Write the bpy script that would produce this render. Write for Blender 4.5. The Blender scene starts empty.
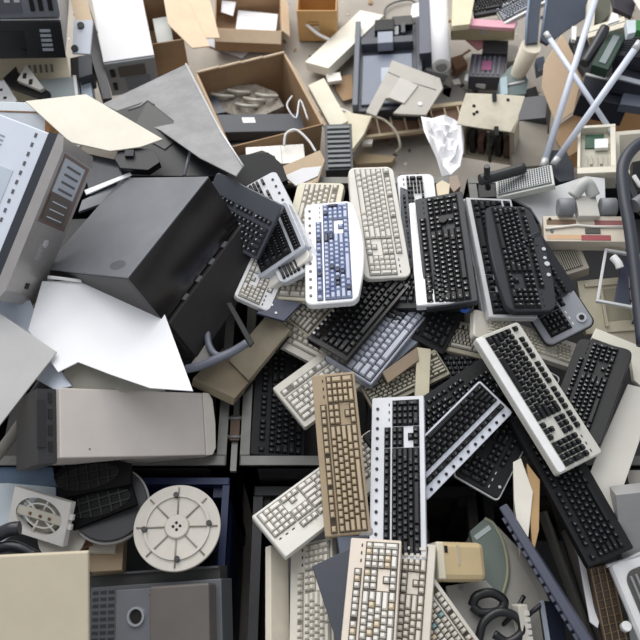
import bpy, bmesh, math, random
import numpy as np
from mathutils import Matrix, Vector

# ------------------------------------------------------------------ camera, world, light
CAM_H, PITCH, F = 2.85, math.radians(60), 800.0
sc = bpy.context.scene
cd = bpy.data.cameras.new('camera'); cam = bpy.data.objects.new('camera', cd)
sc.collection.objects.link(cam); sc.camera = cam
cam.location = (0, 0, CAM_H); cam.rotation_euler = (math.pi/2 - PITCH, 0, 0)
cd.sensor_width = 36; cd.lens = F/640*36; cd.clip_start = .05; cd.clip_end = 60
cd.dof.use_dof = True; cd.dof.focus_distance = 2.3; cd.dof.aperture_fstop = 3.6

w = bpy.data.worlds.new('daylight'); sc.world = w; w.use_nodes = True
bgn = w.node_tree.nodes['Background']
bgn.inputs[0].default_value = (.93, .96, 1, 1); bgn.inputs[1].default_value = .50

def area(name, loc, target, sx, sy, power, col):
    l = bpy.data.lights.new(name, 'AREA'); l.shape = 'RECTANGLE'; l.size = sx; l.size_y = sy
    l.energy = power; l.color = col
    o = bpy.data.objects.new(name, l); sc.collection.objects.link(o); o.location = loc
    o.rotation_euler = (Vector(target)-Vector(loc)).to_track_quat('-Z', 'Y').to_euler()
area('open_yard_daylight', (-1.2, 6.2, 4.2), (0, 1.4, .5), 6, 3.5, 345, (1, .97, .93))
area('roof_skylight', (-1.0, 2.6, 5.2), (0, 1.6, .5), 3, 2.5, 75, (.97, .98, 1))
vs = sc.view_settings
vs.view_transform = 'Standard'; vs.look = 'None'; vs.gamma = 1; vs.use_curve_mapping = False; vs.exposure = 0.0

# ------------------------------------------------------------------ materials
def lin(c):
    c = c/255
    return c/12.92 if c <= .04045 else ((c+.055)/1.055)**2.4
_M = {}
def mat(rgb, rough=.5, metal=0, var=.10, scale=9, bump=0, spec=.5, dirt=0, alpha=1):
    key = (rgb, rough, metal, var, scale, bump, spec, dirt, alpha)
    if key in _M: return _M[key]
    m = bpy.data.materials.new('surface_%d_%d_%d' % rgb); m.use_nodes = True
    nt = m.node_tree; b = nt.nodes['Principled BSDF']
    base = [lin(v) for v in rgb]
    tc = nt.nodes.new('ShaderNodeTexCoord'); no = nt.nodes.new('ShaderNodeTexNoise')
    no.inputs['Scale'].default_value = scale; no.inputs['Detail'].default_value = 6; no.inputs['Roughness'].default_value = .65
    nt.links.new(tc.outputs['Object'], no.inputs['Vector'])
    cr = nt.nodes.new('ShaderNodeValToRGB')
    cr.color_ramp.elements[0].position = .3; cr.color_ramp.elements[1].position = .7
    cr.color_ramp.elements[0].color = tuple(v*(1-var) for v in base)+(1,)
    cr.color_ramp.elements[1].color = tuple(min(1, v*(1+var*.5)) for v in base)+(1,)
    nt.links.new(no.outputs['Fac'], cr.inputs['Fac'])
    out = cr.outputs['Color']
    if dirt:
        n2 = nt.nodes.new('ShaderNodeTexNoise'); n2.inputs['Scale'].default_value = scale*.35; n2.inputs['Detail'].default_value = 8
        nt.links.new(tc.outputs['Object'], n2.inputs['Vector'])
        r2 = nt.nodes.new('ShaderNodeValToRGB'); r2.color_ramp.elements[0].position = .55; r2.color_ramp.elements[1].position = .72
        r2.color_ramp.elements[1].color = (dirt, dirt, dirt, 1)
        nt.links.new(n2.outputs['Fac'], r2.inputs['Fac'])
        mx = nt.nodes.new('ShaderNodeMix'); mx.data_type = 'RGBA'
        nt.links.new(r2.outputs['Color'], mx.inputs[0]); nt.links.new(out, mx.inputs[6])
        mx.inputs[7].default_value = (.16, .13, .10, 1); out = mx.outputs[2]
    nt.links.new(out, b.inputs['Base Color'])
    b.inputs['Roughness'].default_value = rough; b.inputs['Metallic'].default_value = metal
    b.inputs['Specular IOR Level'].default_value = spec
    if alpha < 1: b.inputs['Alpha'].default_value = alpha
    if bump:
        bp = nt.nodes.new('ShaderNodeBump'); bp.inputs['Strength'].default_value = bump; bp.inputs['Distance'].default_value = .01
        nt.links.new(no.outputs['Fac'], bp.inputs['Height']); nt.links.new(bp.outputs['Normal'], b.inputs['Normal'])
    return m

BLACK = mat((23, 24, 26), .5, spec=.35); CHAR = mat((44, 46, 52), .5, spec=.4); SLATE = mat((68, 72, 80), .5)
WELL = mat((22, 22, 24), .8); PIT = mat((30, 28, 27), .8)
CREAM = mat((218, 213, 198), .5, dirt=.3); IVORY = mat((234, 230, 222), .45, dirt=.2); BEIGE = mat((192, 183, 162), .5, dirt=.35)
TAN = mat((188, 165, 130), .5); WHITE = mat((240, 240, 240), .4); SILVER = mat((205, 206, 208), .35, .15)
LEG2 = mat((112, 114, 118), .5, var=0); LEG3 = mat((165, 168, 172), .5, var=0); GREY = mat((150, 151, 153), .5); DGREY = mat((95, 96, 99), .5); STEEL = mat((125, 125, 124), .45, .5, dirt=.4)
CARD = mat((172, 142, 110), .85, var=.15, dirt=.2); CARDL = mat((222, 200, 172), .85, var=.1); PAPER = mat((242, 242, 245), .8, var=.05)
RUBBER = mat((26, 27, 30), .4); GLOSS = mat((28, 24, 24), .12, var=.3, scale=5, spec=.6)

# ------------------------------------------------------------------ geometry helpers
def ray(u, v):
    x, y = (u-320)/F, (320-v)/F
    s, c = math.sin(PITCH), math.cos(PITCH)
    return Vector((x, c+y*s, -s+y*c))
def P(u, v, z):
    d = ray(u, v); t = (z-CAM_H)/d.z
    return Vector((0, 0, CAM_H))+d*t
def onplane(u, v, p0, n):
    d = ray(u, v); o = Vector((0, 0, CAM_H)); t = (p0-o).dot(n)/d.dot(n)
    return o+d*t
def rot(r):
    a = np.linalg.norm(r)
    if a < 1e-9: return np.eye(3)
    k = r/a; K = np.array([[0, -k[2], k[1]], [k[2], 0, -k[0]], [-k[1], k[0], 0]])
    return np.eye(3)+math.sin(a)*K+(1-math.cos(a))*K@K
def quad(c): return [((-.5, .5, 0), c[0]), ((.5, .5, 0), c[1]), ((.5, -.5, 0), c[2]), ((-.5, -.5, 0), c[3])]
def fit(size, pts, z, n=(0, 0, 1), st=.12, ss=.12, sz=.02, sp=1.2, zc=0.0):
    """world pose of a box of about this size: seen outline, resting height and lean together"""
    size = np.array(size, float); loc = np.array([p[0] for p in pts], float); px = np.array([p[1] for p in pts], float)
    n = np.array(n, float); n /= np.linalg.norm(n)
    W = np.array([P(u, v, z) for u, v in px]); c0 = W.mean(0)
    A = loc*size; Am = A-A.mean(0); Wm = W-W.mean(0)
    B0 = Am[:, :2]; sol = np.linalg.lstsq(B0, Wm, rcond=None)[0]
    xa = sol[0]-n*sol[0].dot(n); xa /= np.linalg.norm(xa); ya = np.cross(n, xa); R0 = np.stack([xa, ya, n], 1)
    p = np.zeros(9); p[:3] = c0-R0@A.mean(0)
    s, c = math.sin(PITCH), math.cos(PITCH)
    def res(p):
        R = rot(p[3:6])@R0; S = size*np.exp(p[6:9]); X = (loc*S)@R.T+p[:3]
        dx = X-np.array([0, 0, CAM_H]); dep = dx[:, 1]*c-dx[:, 2]*s; up = dx[:, 1]*s+dx[:, 2]*c
        u = 320+F*dx[:, 0]/dep; v = 320-F*up/dep
        return np.concatenate([(u-px[:, 0])/sp, (v-px[:, 1])/sp, [(p[2]+zc-z)/sz], (R[:, 2]-n)/st, p[6:9]/ss])
    lam = 1e-2; r = res(p); e = r@r
    for _ in range(60):
        J = np.zeros((len(r), 9))
        for k in range(9):
            q = p.copy(); q[k] += 1e-5; J[:, k] = (res(q)-r)/1e-5
        H = J.T@J; g = J.T@r
        q = p-np.linalg.solve(H+lam*np.diag(np.diag(H)+1e-6), g); rq = res(q); eq = rq@rq
        if eq < e:
            d = e-eq; p, r, e = q, rq, eq; lam *= .4
            if d < 1e-6: break
        else: lam *= 4
    R = rot(p[3:6])@R0; S = size*np.exp(p[6:9])
    M = Matrix([list(R[i])+[p[i]] for i in range(3)]+[[0, 0, 0, 1]])
    return M, tuple(float(v) for v in S)

class MB:
    def __init__(s): s.bm = bmesh.new(); s.mats = []; s.sm = []
    def mi(s, m):
        if m not in s.mats: s.mats.append(m)
        return s.mats.index(m)
    def poly(s, pts, h0, h1, m, top=0.0, M=None, smooth=False):
        """prism over a CCW outline from h0 up to h1, top edge chamfered by `top`"""
        M = M or Matrix(); i = s.mi(m); n = len(pts)
        cx = sum(p[0] for p in pts)/n; cy = sum(p[1] for p in pts)/n
        rings = [[(x, y, h0) for x, y in pts]]
        if top:
            rings.append([(x, y, h1-top) for x, y in pts]); q = []
            for x, y in pts:
                l = math.hypot(x-cx, y-cy) or 1; q.append((x-(x-cx)/l*top*1.3, y-(y-cy)/l*top*1.3, h1))
            rings.append(q)
        else: rings.append([(x, y, h1) for x, y in pts])
        V = [[s.bm.verts.new(M@Vector(p)) for p in r] for r in rings]
        for a, b in zip(V, V[1:]):
            for k in range(n):
                f = s.bm.faces.new((a[k], a[(k+1) % n], b[(k+1) % n], b[k])); f.material_index = i; f.smooth = smooth
        f = s.bm.faces.new(V[-1]); f.material_index = i
        f = s.bm.faces.new(V[0][::-1]); f.material_index = i
        return s
    def box(s, a, b, m, M=None, ch=0):
        (x0, y0, z0), (x1, y1, z1) = [[min(p, q) for p, q in zip(a, b)], [max(p, q) for p, q in zip(a, b)]]
        return s.poly([(x0, y0), (x1, y0), (x1, y1), (x0, y1)], z0, z1, m, ch, M)
    def key(s, x0, y0, x1, y1, z0, z1, ins, m):
        i = s.mi(m); b = s.bm.verts
        v = [b.new(p) for p in ((x0, y0, z0), (x1, y0, z0), (x1, y1, z0), (x0, y1, z0),
             (x0+ins, y0+ins, z1), (x1-ins, y0+ins, z1), (x1-ins, y1-ins*.6, z1), (x0+ins, y1-ins*.6, z1))]
        for f in ((0, 1, 5, 4), (1, 2, 6, 5), (2, 3, 7, 6), (3, 0, 4, 7), (4, 5, 6, 7), (3, 2, 1, 0)):
            s.bm.faces.new([v[k] for k in f]).material_index = i
    def quad(s, pts, m):
        s.bm.faces.new([s.bm.verts.new(p) for p in pts]).material_index = s.mi(m)
    def cyl(s, c, r, h0, h1, m, n=28, r1=None, M=None):
        r1 = r if r1 is None else r1; M = M or Matrix(); i = s.mi(m)
        A = [s.bm.verts.new(M@Vector((c[0]+r*math.cos(t), c[1]+r*math.sin(t), h0))) for t in [2*math.pi*k/n for k in range(n)]]
        B = [s.bm.verts.new(M@Vector((c[0]+r1*math.cos(t), c[1]+r1*math.sin(t), h1))) for t in [2*math.pi*k/n for k in range(n)]]
        for k in range(n):
            f = s.bm.faces.new((A[k], A[(k+1) % n], B[(k+1) % n], B[k])); f.material_index = i; f.smooth = True
        s.bm.faces.new(B).material_index = i; s.bm.faces.new(A[::-1]).material_index = i
        return s
    def ring(s, c, r0, r1, h0, h1, m, n=32, a0=0, a1=2*math.pi, sx=1, sy=1):
        """flat annulus wall with a rectangular section"""
        i = s.mi(m); full = abs(a1-a0-2*math.pi) < 1e-6; N = n if full else n+1; R = []
        for k in range(N):
            t = a0+(a1-a0)*k/n; ct, st = math.cos(t)*sx, math.sin(t)*sy
            R.append([s.bm.verts.new((c[0]+r*ct, c[1]+r*st, h)) for r, h in ((r0, h0), (r1, h0), (r1, h1), (r0, h1))])
        for k in range(n):
            a, b = R[k], R[(k+1) % N]
            for j in range(4):
                s.bm.faces.new((a[j], b[j], b[(j+1) % 4], a[(j+1) % 4])).material_index = i
        if not full:
            s.bm.faces.new(R[0]).material_index = i; s.bm.faces.new(R[-1][::-1]).material_index = i
        return s
    def tube(s, pts, r, m, n=10):
        i = s.mi(m); pts = [Vector(p) for p in pts]; R = []
        up = Vector((0, 0, 1))
        for k, p in enumerate(pts):
            d = (pts[min(k+1, len(pts)-1)]-pts[max(k-1, 0)]).normalized()
            if abs(d.dot(up)) > .95: up = Vector((1, 0, 0))
            a = d.cross(up).normalized(); b = a.cross(d).normalized(); up = b
            rr = r[k] if isinstance(r, (list, tuple)) else r
            R.append([s.bm.verts.new(p+a*rr*math.cos(t)+b*rr*math.sin(t)) for t in [2*math.pi*j/n for j in range(n)]])
        for a, b in zip(R, R[1:]):
            for j in range(n):
                f = s.bm.faces.new((a[j], a[(j+1) % n], b[(j+1) % n], b[j])); f.material_index = i; f.smooth = True
        s.bm.faces.new(R[0][::-1]).material_index = i; s.bm.faces.new(R[-1]).material_index = i
        return s
    def build(s, name, parent=None, M=None, bev=0):
        bmesh.ops.recalc_face_normals(s.bm, faces=s.bm.faces)
        me = bpy.data.meshes.new(name); s.bm.to_mesh(me); s.bm.free()
        for m in s.mats: me.materials.append(m)
        o = bpy.data.objects.new(name, me); sc.collection.objects.link(o)
        if parent: o.parent = parent
        if M: o.matrix_local = M
        if bev:
            md = o.modifiers.new('edge', 'BEVEL'); md.width = bev; md.segments = 2; md.limit_method = 'ANGLE'
        return o

def tag(o, label, cat, group=None, kind=None):
    if label: o['label'] = label
    if cat: o['category'] = cat
    if group: o['group'] = group
    if kind: o['kind'] = kind
    return o
def thing(name, label, cat, M, group=None):
    o = bpy.data.objects.new(name, None); sc.collection.objects.link(o); o.empty_display_size = .05
    o.matrix_world = M
    return tag(o, label, cat, group)
def curve(pts, n=8):
    """Catmull-Rom through the points"""
    p = [Vector(q) for q in pts]; p = [p[0]*2-p[1]]+p+[p[-1]*2-p[-2]]; out = []
    for k in range(1, len(p)-2):
        for j in range(n):
            t = j/n; a, b, c, d = p[k-1:k+3]
            out.append(.5*((2*b)+(c-a)*t+(2*a-5*b+4*c-d)*t*t+(3*b-a-3*c+d)*t**3))
    return out+[p[-2]]
def rrect(L, W, r, n=5, cx=0, cy=0):
    out = []; r = min(r, L/2*.98, W/2*.98)
    for (x, y, a) in ((L/2-r, -W/2+r, -90), (L/2-r, W/2-r, 0), (-L/2+r, W/2-r, 90), (-L/2+r, -W/2+r, 180)):
        for k in range(n+1):
            t = math.radians(a+90*k/n); out.append((cx+x+r*math.cos(t), cy+y+r*math.sin(t)))
    return out

# ------------------------------------------------------------------ builders
def keyboard(label, corners, z, case, keys, well=None, W=.155, L=.45, t=.022, r=.006, front=.14, back=.13, side=.025,
             numpad=True, bulge=0, palm=None, legend=None, media=0, framed=None, n=(0, 0, 1), st=.12, ss=.10, spec=None, fingap=.5,
             lights=True, arc=0, rim=None):
    """computer keyboard: corners are back-left (escape key), back-right, front-right, front-left of the case top"""
    M, (L, W, _) = fit((L, W, t), quad(corners), z, n=n, st=st, ss=ss)
    root = thing('computer_keyboard', label, 'keyboard', M)
    keys = keys if isinstance(keys, list) else [keys]
    rnd = random.Random(len(label)*7+int(corners[0][0]))
    mb = MB(); out = rrect(L, W, r)
    if bulge or arc:
        o2 = []
        for x, y in rrect(L, W, r, 8):
            u = x/(L/2); o2.append((x, y))
        # front edge swells into a palm rest, back edge arcs outward
        dense = []; m_ = len(o2)
        for k in range(m_):
            a, b = o2[k], o2[(k+1) % m_]; dense.append(a)
            if abs(b[0]-a[0]) > L*.4:
                dense += [(a[0]+(b[0]-a[0])*j/14, a[1]+(b[1]-a[1])*j/14) for j in range(1, 14)]
        out = [(x, y-(bulge*max(0, math.cos(x/L*math.pi)) if y < 0 else -arc*max(0, math.cos(x/L*math.pi)))) for x, y in dense]
    mb.poly(out, -t, 0, case, .0025)
    mb.build('case', root)
    if rim:
        q = MB(); q.poly([(x*(1+.007/L), y*(1+.007/W)) for x, y in out], -.012, -.0035, rim); q.build('rim', root)
    h = .0015; ax0, ax1 = -L/2+side*L, L/2-side*L; ay0, ay1 = -W/2+front*W, W/2-back*W
    if palm:
        p = MB(); p.poly(rrect(L*.985, W*front*.9, min(r, .01), cy=-W/2+W*front*.47), 0, .0025, palm, .001)
        p.build('palm_rest', root)
    UW = 22.5 if numpad else 15.0; fr = 6.0+fingap
    sx = (ax1-ax0)/UW; sy = (ay1-ay0)/fr
    if well:
        wl = MB(); ww = [(0, 15, 0, 5), (0, 15, 5+fingap, fr)]
        if numpad: ww += [(15.25, 18.25, 3, 5), (15.25, 18.25, 0, 1), (16.25, 17.25, 1, 2), (18.5, 22.5, 0, 5), (15.25, 18.25, 5+fingap, fr)]
        for a, b, c, d in ww:
            wl.box((ax0+a*sx-.0012, ay0+c*sy-.0012, -.001), (ax0+b*sx+.0012, ay0+d*sy+.0012, h), well)
        wl.build('key_well', root)
    kz = .0095; g = .0013
    def block(name, ks, kp=None):
        b = MB()
        for x, y, kw, kh in ks:
            m = (kp or keys)[0 if rnd.random() < .62 else rnd.randrange(len(kp or keys))]
            x0, y0, x1, y1 = ax0+x*sx+g, ay0+y*sy+g, ax0+(x+kw)*sx-g, ay0+(y+kh)*sy-g
            hh = kz*(.9+.12*rnd.random())
            b.key(x0, y0, x1, y1, h, hh, min(.0034, (y1-y0)*.22), m)
            if legend and kw < 5:
                lx, ly = x0+(x1-x0)*.3, y0+(y1-y0)*.58; s_ = .0042*(.7+.5*rnd.random())
                b.quad([(lx, ly-s_*.55, hh+.0003), (lx+s_*.35, ly-s_*.55, hh+.0003), (lx+s_*.35, ly+s_*.2, hh+.0003), (lx, ly+s_*.2, hh+.0003)], legend)
                b.quad([(lx, ly+s_*.2, hh+.0003), (lx+s_, ly+s_*.2, hh+.0003), (lx+s_, ly+s_*.5, hh+.0003), (lx, ly+s_*.5, hh+.0003)], legend)
        return b.build(name, root)
    L_ = [(i, 4, 1, 1) for i in range(13)]+[(13, 4, 2, 1)]+[(0, 3, 1.5, 1)]+[(1.5+i, 3, 1, 1) for i in range(12)]+[(13.5, 3, 1.5, 1)]
    L_ += [(0, 2, 1.75, 1)]+[(1.75+i, 2, 1, 1) for i in range(11)]+[(12.75, 2, 2.25, 1)]+[(0, 1, 2.25, 1)]+[(2.25+i, 1, 1, 1) for i in range(10)]+[(12.25, 1, 2.75, 1)]
    L_ += [(0, 0, 1.5, 1), (1.5, 0, 1.1, 1), (2.6, 0, 1.3, 1), (10, 0, 1.3, 1), (11.3, 0, 1.1, 1), (12.4, 0, 1.1, 1), (13.5, 0, 1.5, 1)]
    block('letter_keys', L_); block('space_bar', [(3.9, 0, 6.1, 1)], [spec or keys[0]])
    y = 5+fingap
    block('function_keys', [(0, y, 1, 1)]+[(2+i, y, 1, 1) for i in range(4)]+[(6.5+i, y, 1, 1) for i in range(4)]+[(11+i, y, 1, 1) for i in range(4)]
          + ([(15.25+i, y, 1, 1) for i in range(3)] if numpad else []), [spec] if spec else None)
    if numpad:
        block('navigation_keys', [(15.25+i, j, 1, 1) for i in range(3) for j in (3, 4)], [spec] if spec else None)
        block('arrow_keys', [(16.25, 1, 1, 1)]+[(15.25+i, 0, 1, 1) for i in range(3)])
        block('number_pad', [(18.5+i, j, 1, 1) for i in range(3) for j in (1, 2, 3, 4)]+[(21.5, 4, 1, 1), (21.5, 2, 1, 2), (21.5, 0, 1, 2), (18.5, 0, 2, 1), (20.5, 0, 1, 1)])
        if lights:
            for k in range(3):
                q = MB(); x = ax0+(19.3+k*1.2)*sx; q.box((x, ay0+(5.1+fingap)*sy, 0), (x+.008, ay0+(5.1+fingap)*sy+.003, .001), framed or WELL)
                q.build('indicator_light', root)
    for k in range(media):
        x = -L/2+L*(.08+.84*k/max(1, media-1)); q = MB(); q.cyl((x, W/2-back*W*.45), .0042, 0, .003, framed or SILVER, 12)
        q.build('media_button', root)
    return root

def slab(name, label, cat, corners, z, t, m, size=(.4, .3), n=(0, 0, 1), st=.25, ss=.25, parts=None, bev=.002, sz=.03, group=None, flange=0):
    """flat box seen from above; parts(root, L, W) adds what belongs to it"""
    M, (L, W, _) = fit((size[0], size[1], t), quad(corners), z, n=n, st=st, ss=ss, sz=sz)
    mb = MB()
    if flange:
        mb.box((-L/2, -W/2, -.002), (L/2, W/2, 0), m)
        for a, b in (((-L/2, -W/2, -t), (L/2, -W/2+.002, 0)), ((-L/2, W/2-.002, -t), (L/2, W/2, 0)), ((-L/2, -W/2, -t), (-L/2+.002, W/2, 0)), ((L/2-.002, -W/2, -t), (L/2, W/2, 0))):
            mb.box(a, b, m)
    else: mb.box((-L/2, -W/2, -t), (L/2, W/2, 0), m)
    if parts:
        root = thing(name, label, cat, M, group)
        mb.build('body' if not flange else 'sheet', root, bev=0 if flange else bev); parts(root, L, W)
        return root
    o = mb.build(name, bev=0 if flange else bev); o.matrix_world = M
    return tag(o, label, cat, group)

def plate(name, label, cat, px, z, t, m, n=(0, 0, 1), ref=None, parts=None, group=None, bev=.0015):
    """flat plate of any outline (image order clockwise), its middle resting at height z and leaning along n"""
    n = Vector(n).normalized(); ref = ref or (sum(p[0] for p in px)/len(px), sum(p[1] for p in px)/len(px))
    p0 = P(ref[0], ref[1], z); X = Vector((1, 0, 0)); X = (X-n*X.dot(n)).normalized(); Y = n.cross(X)
    M = Matrix([[X[i], Y[i], n[i], p0[i]] for i in range(3)]+[[0, 0, 0, 1]])
    I = M.inverted(); q = [I@onplane(u, v, p0, n) for u, v in px]; q = [(a.x, a.y) for a in q][::-1]
    mb = MB(); mb.poly(q, -t, 0, m)
    if parts:
        root = thing(name, label, cat, M, group); mb.build('body', root, bev=bev)
        parts(root, lambda u, v: I@onplane(u, v, p0, n)); return root
    o = mb.build(name, bev=bev); o.matrix_world = M
    return tag(o, label, cat, group)

def wire(name, label, cat, pts, r, m, group=None):
    """pts: (u, v, z) along the run"""
    w = [P(*p) for p in pts]; c = w[0].copy()
    mb = MB(); mb.tube([q-c for q in curve(w)], r, m)
    o = mb.build(name); o.location = c
    return tag(o, label, cat, group)

def sub(name, parent, fn, bev=0, M=None, label=None):
    mb = MB(); fn(mb); o = mb.build(name, parent, M, bev)
    if label: o['label'] = label
    return o
def carton(label, corners, z, h, size, m_out=CARD, m_in=None, flaps=(), n=(0, 0, 1), t=.005, st=.2, tape=False, parts=None):
    """open cardboard box: corners of its rim; flaps = list of (side, length, angle)"""
    M, (L, W, _) = fit((size[0], size[1], h), quad(corners), z, n=n, st=st, ss=.25)
    root = thing('cardboard_box', label, 'box', M)
    m_in = m_in or m_out
    sub('bottom', root, lambda b: b.box((-L/2, -W/2, -h), (L/2, W/2, -h+t), m_in))
    for a, b_ in (((-L/2, -W/2), (L/2, -W/2+t)), ((-L/2, W/2-t), (L/2, W/2)), ((-L/2, -W/2+t), (-L/2+t, W/2-t)), ((L/2-t, -W/2+t), (L/2, W/2-t))):
        sub('side', root, lambda b: b.box(a+(-h+t,), b_+(0,), m_out))
    for side, ln, ang in flaps:
        A = math.radians(ang); w_ = (L if side in 'ns' else W)-.01
        bx = lambda b: b.box((-w_/2, 0, -t/2), (w_/2, ln, t/2), CARDL)
        base = {'n': Matrix.Translation((0, W/2, 0)), 's': Matrix.Translation((0, -W/2, 0))@Matrix.Rotation(math.pi, 4, 'Z'),
                'e': Matrix.Translation((L/2, 0, 0))@Matrix.Rotation(-math.pi/2, 4, 'Z'), 'w': Matrix.Translation((-L/2, 0, 0))@Matrix.Rotation(math.pi/2, 4, 'Z')}[side]
        sub('flap', root, bx, M=base@Matrix.Rotation(A, 4, 'X'))
    if parts: parts(root, L, W)
    return root

def many(name, parent, fns, bev=0):
    for fn in fns: sub(name, parent, fn, bev)

# ------------------------------------------------------------------ structure: concrete yard floor
fl = MB(); fl.box((-5, -2, -.05), (5, 8, 0), mat((172, 165, 156), .85, var=.22, scale=2.5, dirt=.5, bump=.3))
tag(fl.build('floor'), None, None, kind='structure')

# ------------------------------------------------------------------ steel bins
def steel_bin(label, x0, x1, y0, y1, h, m_wall, m_rim, rim=.028):
    cx, cy = (x0+x1)/2, (y0+y1)/2; a, b_ = (x1-x0)/2, (y1-y0)/2
    root = thing('steel_bin', label, 'bin', Matrix.Translation((cx, cy, 0)))
    sub('bottom', root, lambda b: b.box((-a, -b_, .06), (a, b_, .07), m_wall))
    for p, q in (((-a, -b_), (a, -b_+.006)), ((-a, b_-.006), (a, b_)), ((-a, -b_), (-a+.006, b_)), ((a-.006, -b_), (a, b_))):
        sub('side_panel', root, lambda b: b.box(p+(.07,), q+(h-.01,), m_wall))
    for p, q in (((-a, -b_), (a, -b_+rim)), ((-a, b_-rim), (a, b_)), ((-a, -b_+rim), (-a+rim, b_-rim)), ((a-rim, -b_+rim), (a, b_-rim))):
        sub('rim', root, lambda b: b.box(p+(h-.03,), q+(h,), m_rim, ch=.003))
    for sx in (-1, 1):
        for sy in (-1, 1):
            sub('leg', root, lambda b: b.box((sx*a, sy*b_, 0), (sx*(a-.05), sy*(b_-.05), h-.03), m_rim))
    return root
DW = mat((44, 44, 46), .7, .2, dirt=.4); RIM = mat((118, 118, 114), .5, .3, var=.25, dirt=.5)
DRIM = mat((48, 48, 50), .5, .3, var=.25, dirt=.5)
BLUE = mat((26, 42, 84), .5, var=.3, dirt=.5)
steel_bin('grey steel bin holding the grey computer cases, left of the rim latch', -1.10, -.275, .80, 1.88, .62, DW, RIM)
steel_bin('grey steel bin in the middle, heaped full of keyboards', -.235, .50, .80, 1.88, .62, DW, RIM)
steel_bin('grey steel bin on the right, under the vent grille and roller cartridge', .53, 1.32, .80, 1.88, .62, DW, RIM)
bb = steel_bin('blue steel bin holding the round white disc and the perforated grey unit', -1.10, -.265, -.25, .775, .58, BLUE, BLUE, rim=.02)
steel_bin('dark steel bin under the lowest cream keyboards', -.20, .47, -.25, .775, .50, DW, DRIM)
steel_bin('dark steel bin holding the round-backed monitor', .49, 1.25, -.25, .775, .50, DW, DRIM)

# latch between the two left bins
lt = thing('rim_latch', 'rusty latch and bar between the two steel bins', 'latch', Matrix.Translation((-.255, .93, .60)))
sub('bar', lt, lambda b: b.box((-.009, -.14, -.02), (.009, .20, -.004), STEEL))
sub('bolt', lt, lambda b: b.tube([(-.03, .02, .012), (.03, .02, .012)], .006, STEEL))
sub('bolt', lt, lambda b: b.tube([(-.03, -.04, .012), (.03, -.04, .012)], .006, STEEL))
sub('catch_plate', lt, lambda b: b.box((-.014, -.05, -.002), (.014, .03, .012), mat((96, 78, 66), .6, .4, dirt=.5)))

# scrapped computer cases packed in the bins under the heap
def scrap_case(label, x, y, z, L, W, h, rz, m=None):
    m = m or mat((58, 58, 60), .6, dirt=.4)
    r = thing('computer_case', label, 'computer case', Matrix.Translation((x, y, z))@Matrix.Rotation(math.radians(rz), 4, 'Z'))
    sub('shell', r, lambda b: b.box((-L/2, -W/2, 0), (L/2, W/2, h), m), bev=.003)
    def fr(b):
        b.box((-L/2+.01, -W/2-.012, .005), (L/2-.01, -W/2, h-.005), PIT)
        for k in range(3): b.box((-L/2+.03, -W/2-.016, .02+k*h*.28), (L/2-.12, -W/2-.012, .02+k*h*.28+h*.16), DGREY)
    sub('front_bezel', r, fr)
for a in (('dark scrap computer case buried upright under the tan keyboard', -.02, 1.10, .075, .33, .45, .42, 3),
          ('dark scrap computer case buried under the black keyboards of the heap', .31, 1.15, .075, .30, .5, .43, -4),
          ('dark scrap computer case buried under the back of the keyboard heap', .12, 1.62, .075, .60, .42, .46, 0),
          ('dark scrap computer case buried under the black boxy case', -.66, 1.45, .075, .70, .6, .48, 2),
          ('dark scrap computer case buried under the beige case lid', -.66, .98, .075, .66, .22, .42, 0),
          ('dark scrap computer case buried under the right end of the heap', .93, 1.50, .075, .60, .55, .42, 3),
          ('dark scrap computer case under the black keyboard by the white sheet', .86, 1.02, .075, .50, .30, .44, -3),
          ('dark scrap computer case at the bottom under the white keyboards', .10, .35, .015+.06, .45, .6, .40, 0),
          ('dark scrap computer case at the bottom beneath the monitor', .86, .40, .075, .55, .5, .28, 0),
          ('dark scrap computer case at the bottom under the round disc', -.68, .42, .075, .6, .55, .38, 0)):
    scrap_case(*a)

# ------------------------------------------------------------------ keyboards
KW = mat((236, 236, 238), .4, var=.05); KC = mat((214, 209, 198), .45, dirt=.2); KK = mat((230, 227, 220), .4, var=.06)
KB = mat((30, 31, 34), .45, var=.15, spec=.35); KD = mat((25, 26, 28), .45, spec=.35); LEG = mat((225, 228, 230), .5, var=0)
KBL = mat((140, 153, 188), .4); KBL2 = mat((176, 186, 210), .4); KDK = mat((50, 56, 76), .4); KTAN = mat((192, 174, 146), .45); KTC = mat((168, 148, 120), .5)
GAP = mat((70, 60, 50), .8); GAPG = mat((124, 118, 110), .8); GAPB = mat((86, 94, 124), .8); YEL = mat((224, 208, 180), .45); SBL = mat((168, 172, 186), .35, .1); SBK = mat((184, 188, 200), .4)
keyboard('ivory keyboard with rounded ends, upright beside the white and blue keyboard', [(395, 167), (409, 276), (367, 280), (346, 167)], .86, IVORY, KK, GAPG, W=.165, r=.022, front=.13, back=.12, bulge=.008, legend=None)
keyboard('white keyboard with blue-grey keys, several of them dark', [(306, 304), (304, 206), (352, 199), (357, 302)], .885, KW, [KBL2, KBL, KBL2, KBL, KDK], GAPB, W=.17, r=.022, front=.10, back=.24, bulge=.028, media=12, framed=GAPG, side=.03)
ck = keyboard('charcoal keyboard with bright key legends, between ivory and ergonomic keyboards', [(427, 309), (414, 200), (463, 190), (477, 301)], .868, CHAR, KB, WELL, front=.12, back=.06, legend=LEG, r=.006)
sub('round_knob', ck, lambda b: b.cyl((.10, -.005), .015, 0, .012, KD, 28, r1=.013))
keyboard('silver-edged keyboard mostly hidden under the charcoal one with bright legends', [(416, 308), (409, 201), (455, 200), (468, 300)], .845, SILVER, KB, WELL, front=.1, back=.22)
keyboard('black keyboard lying crosswise under the lower end of the ivory one', [(362, 262), (476, 262), (471, 306), (357, 311)], .812, BLACK, KB, None, r=.03, front=.12, legend=LEG2)
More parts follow.
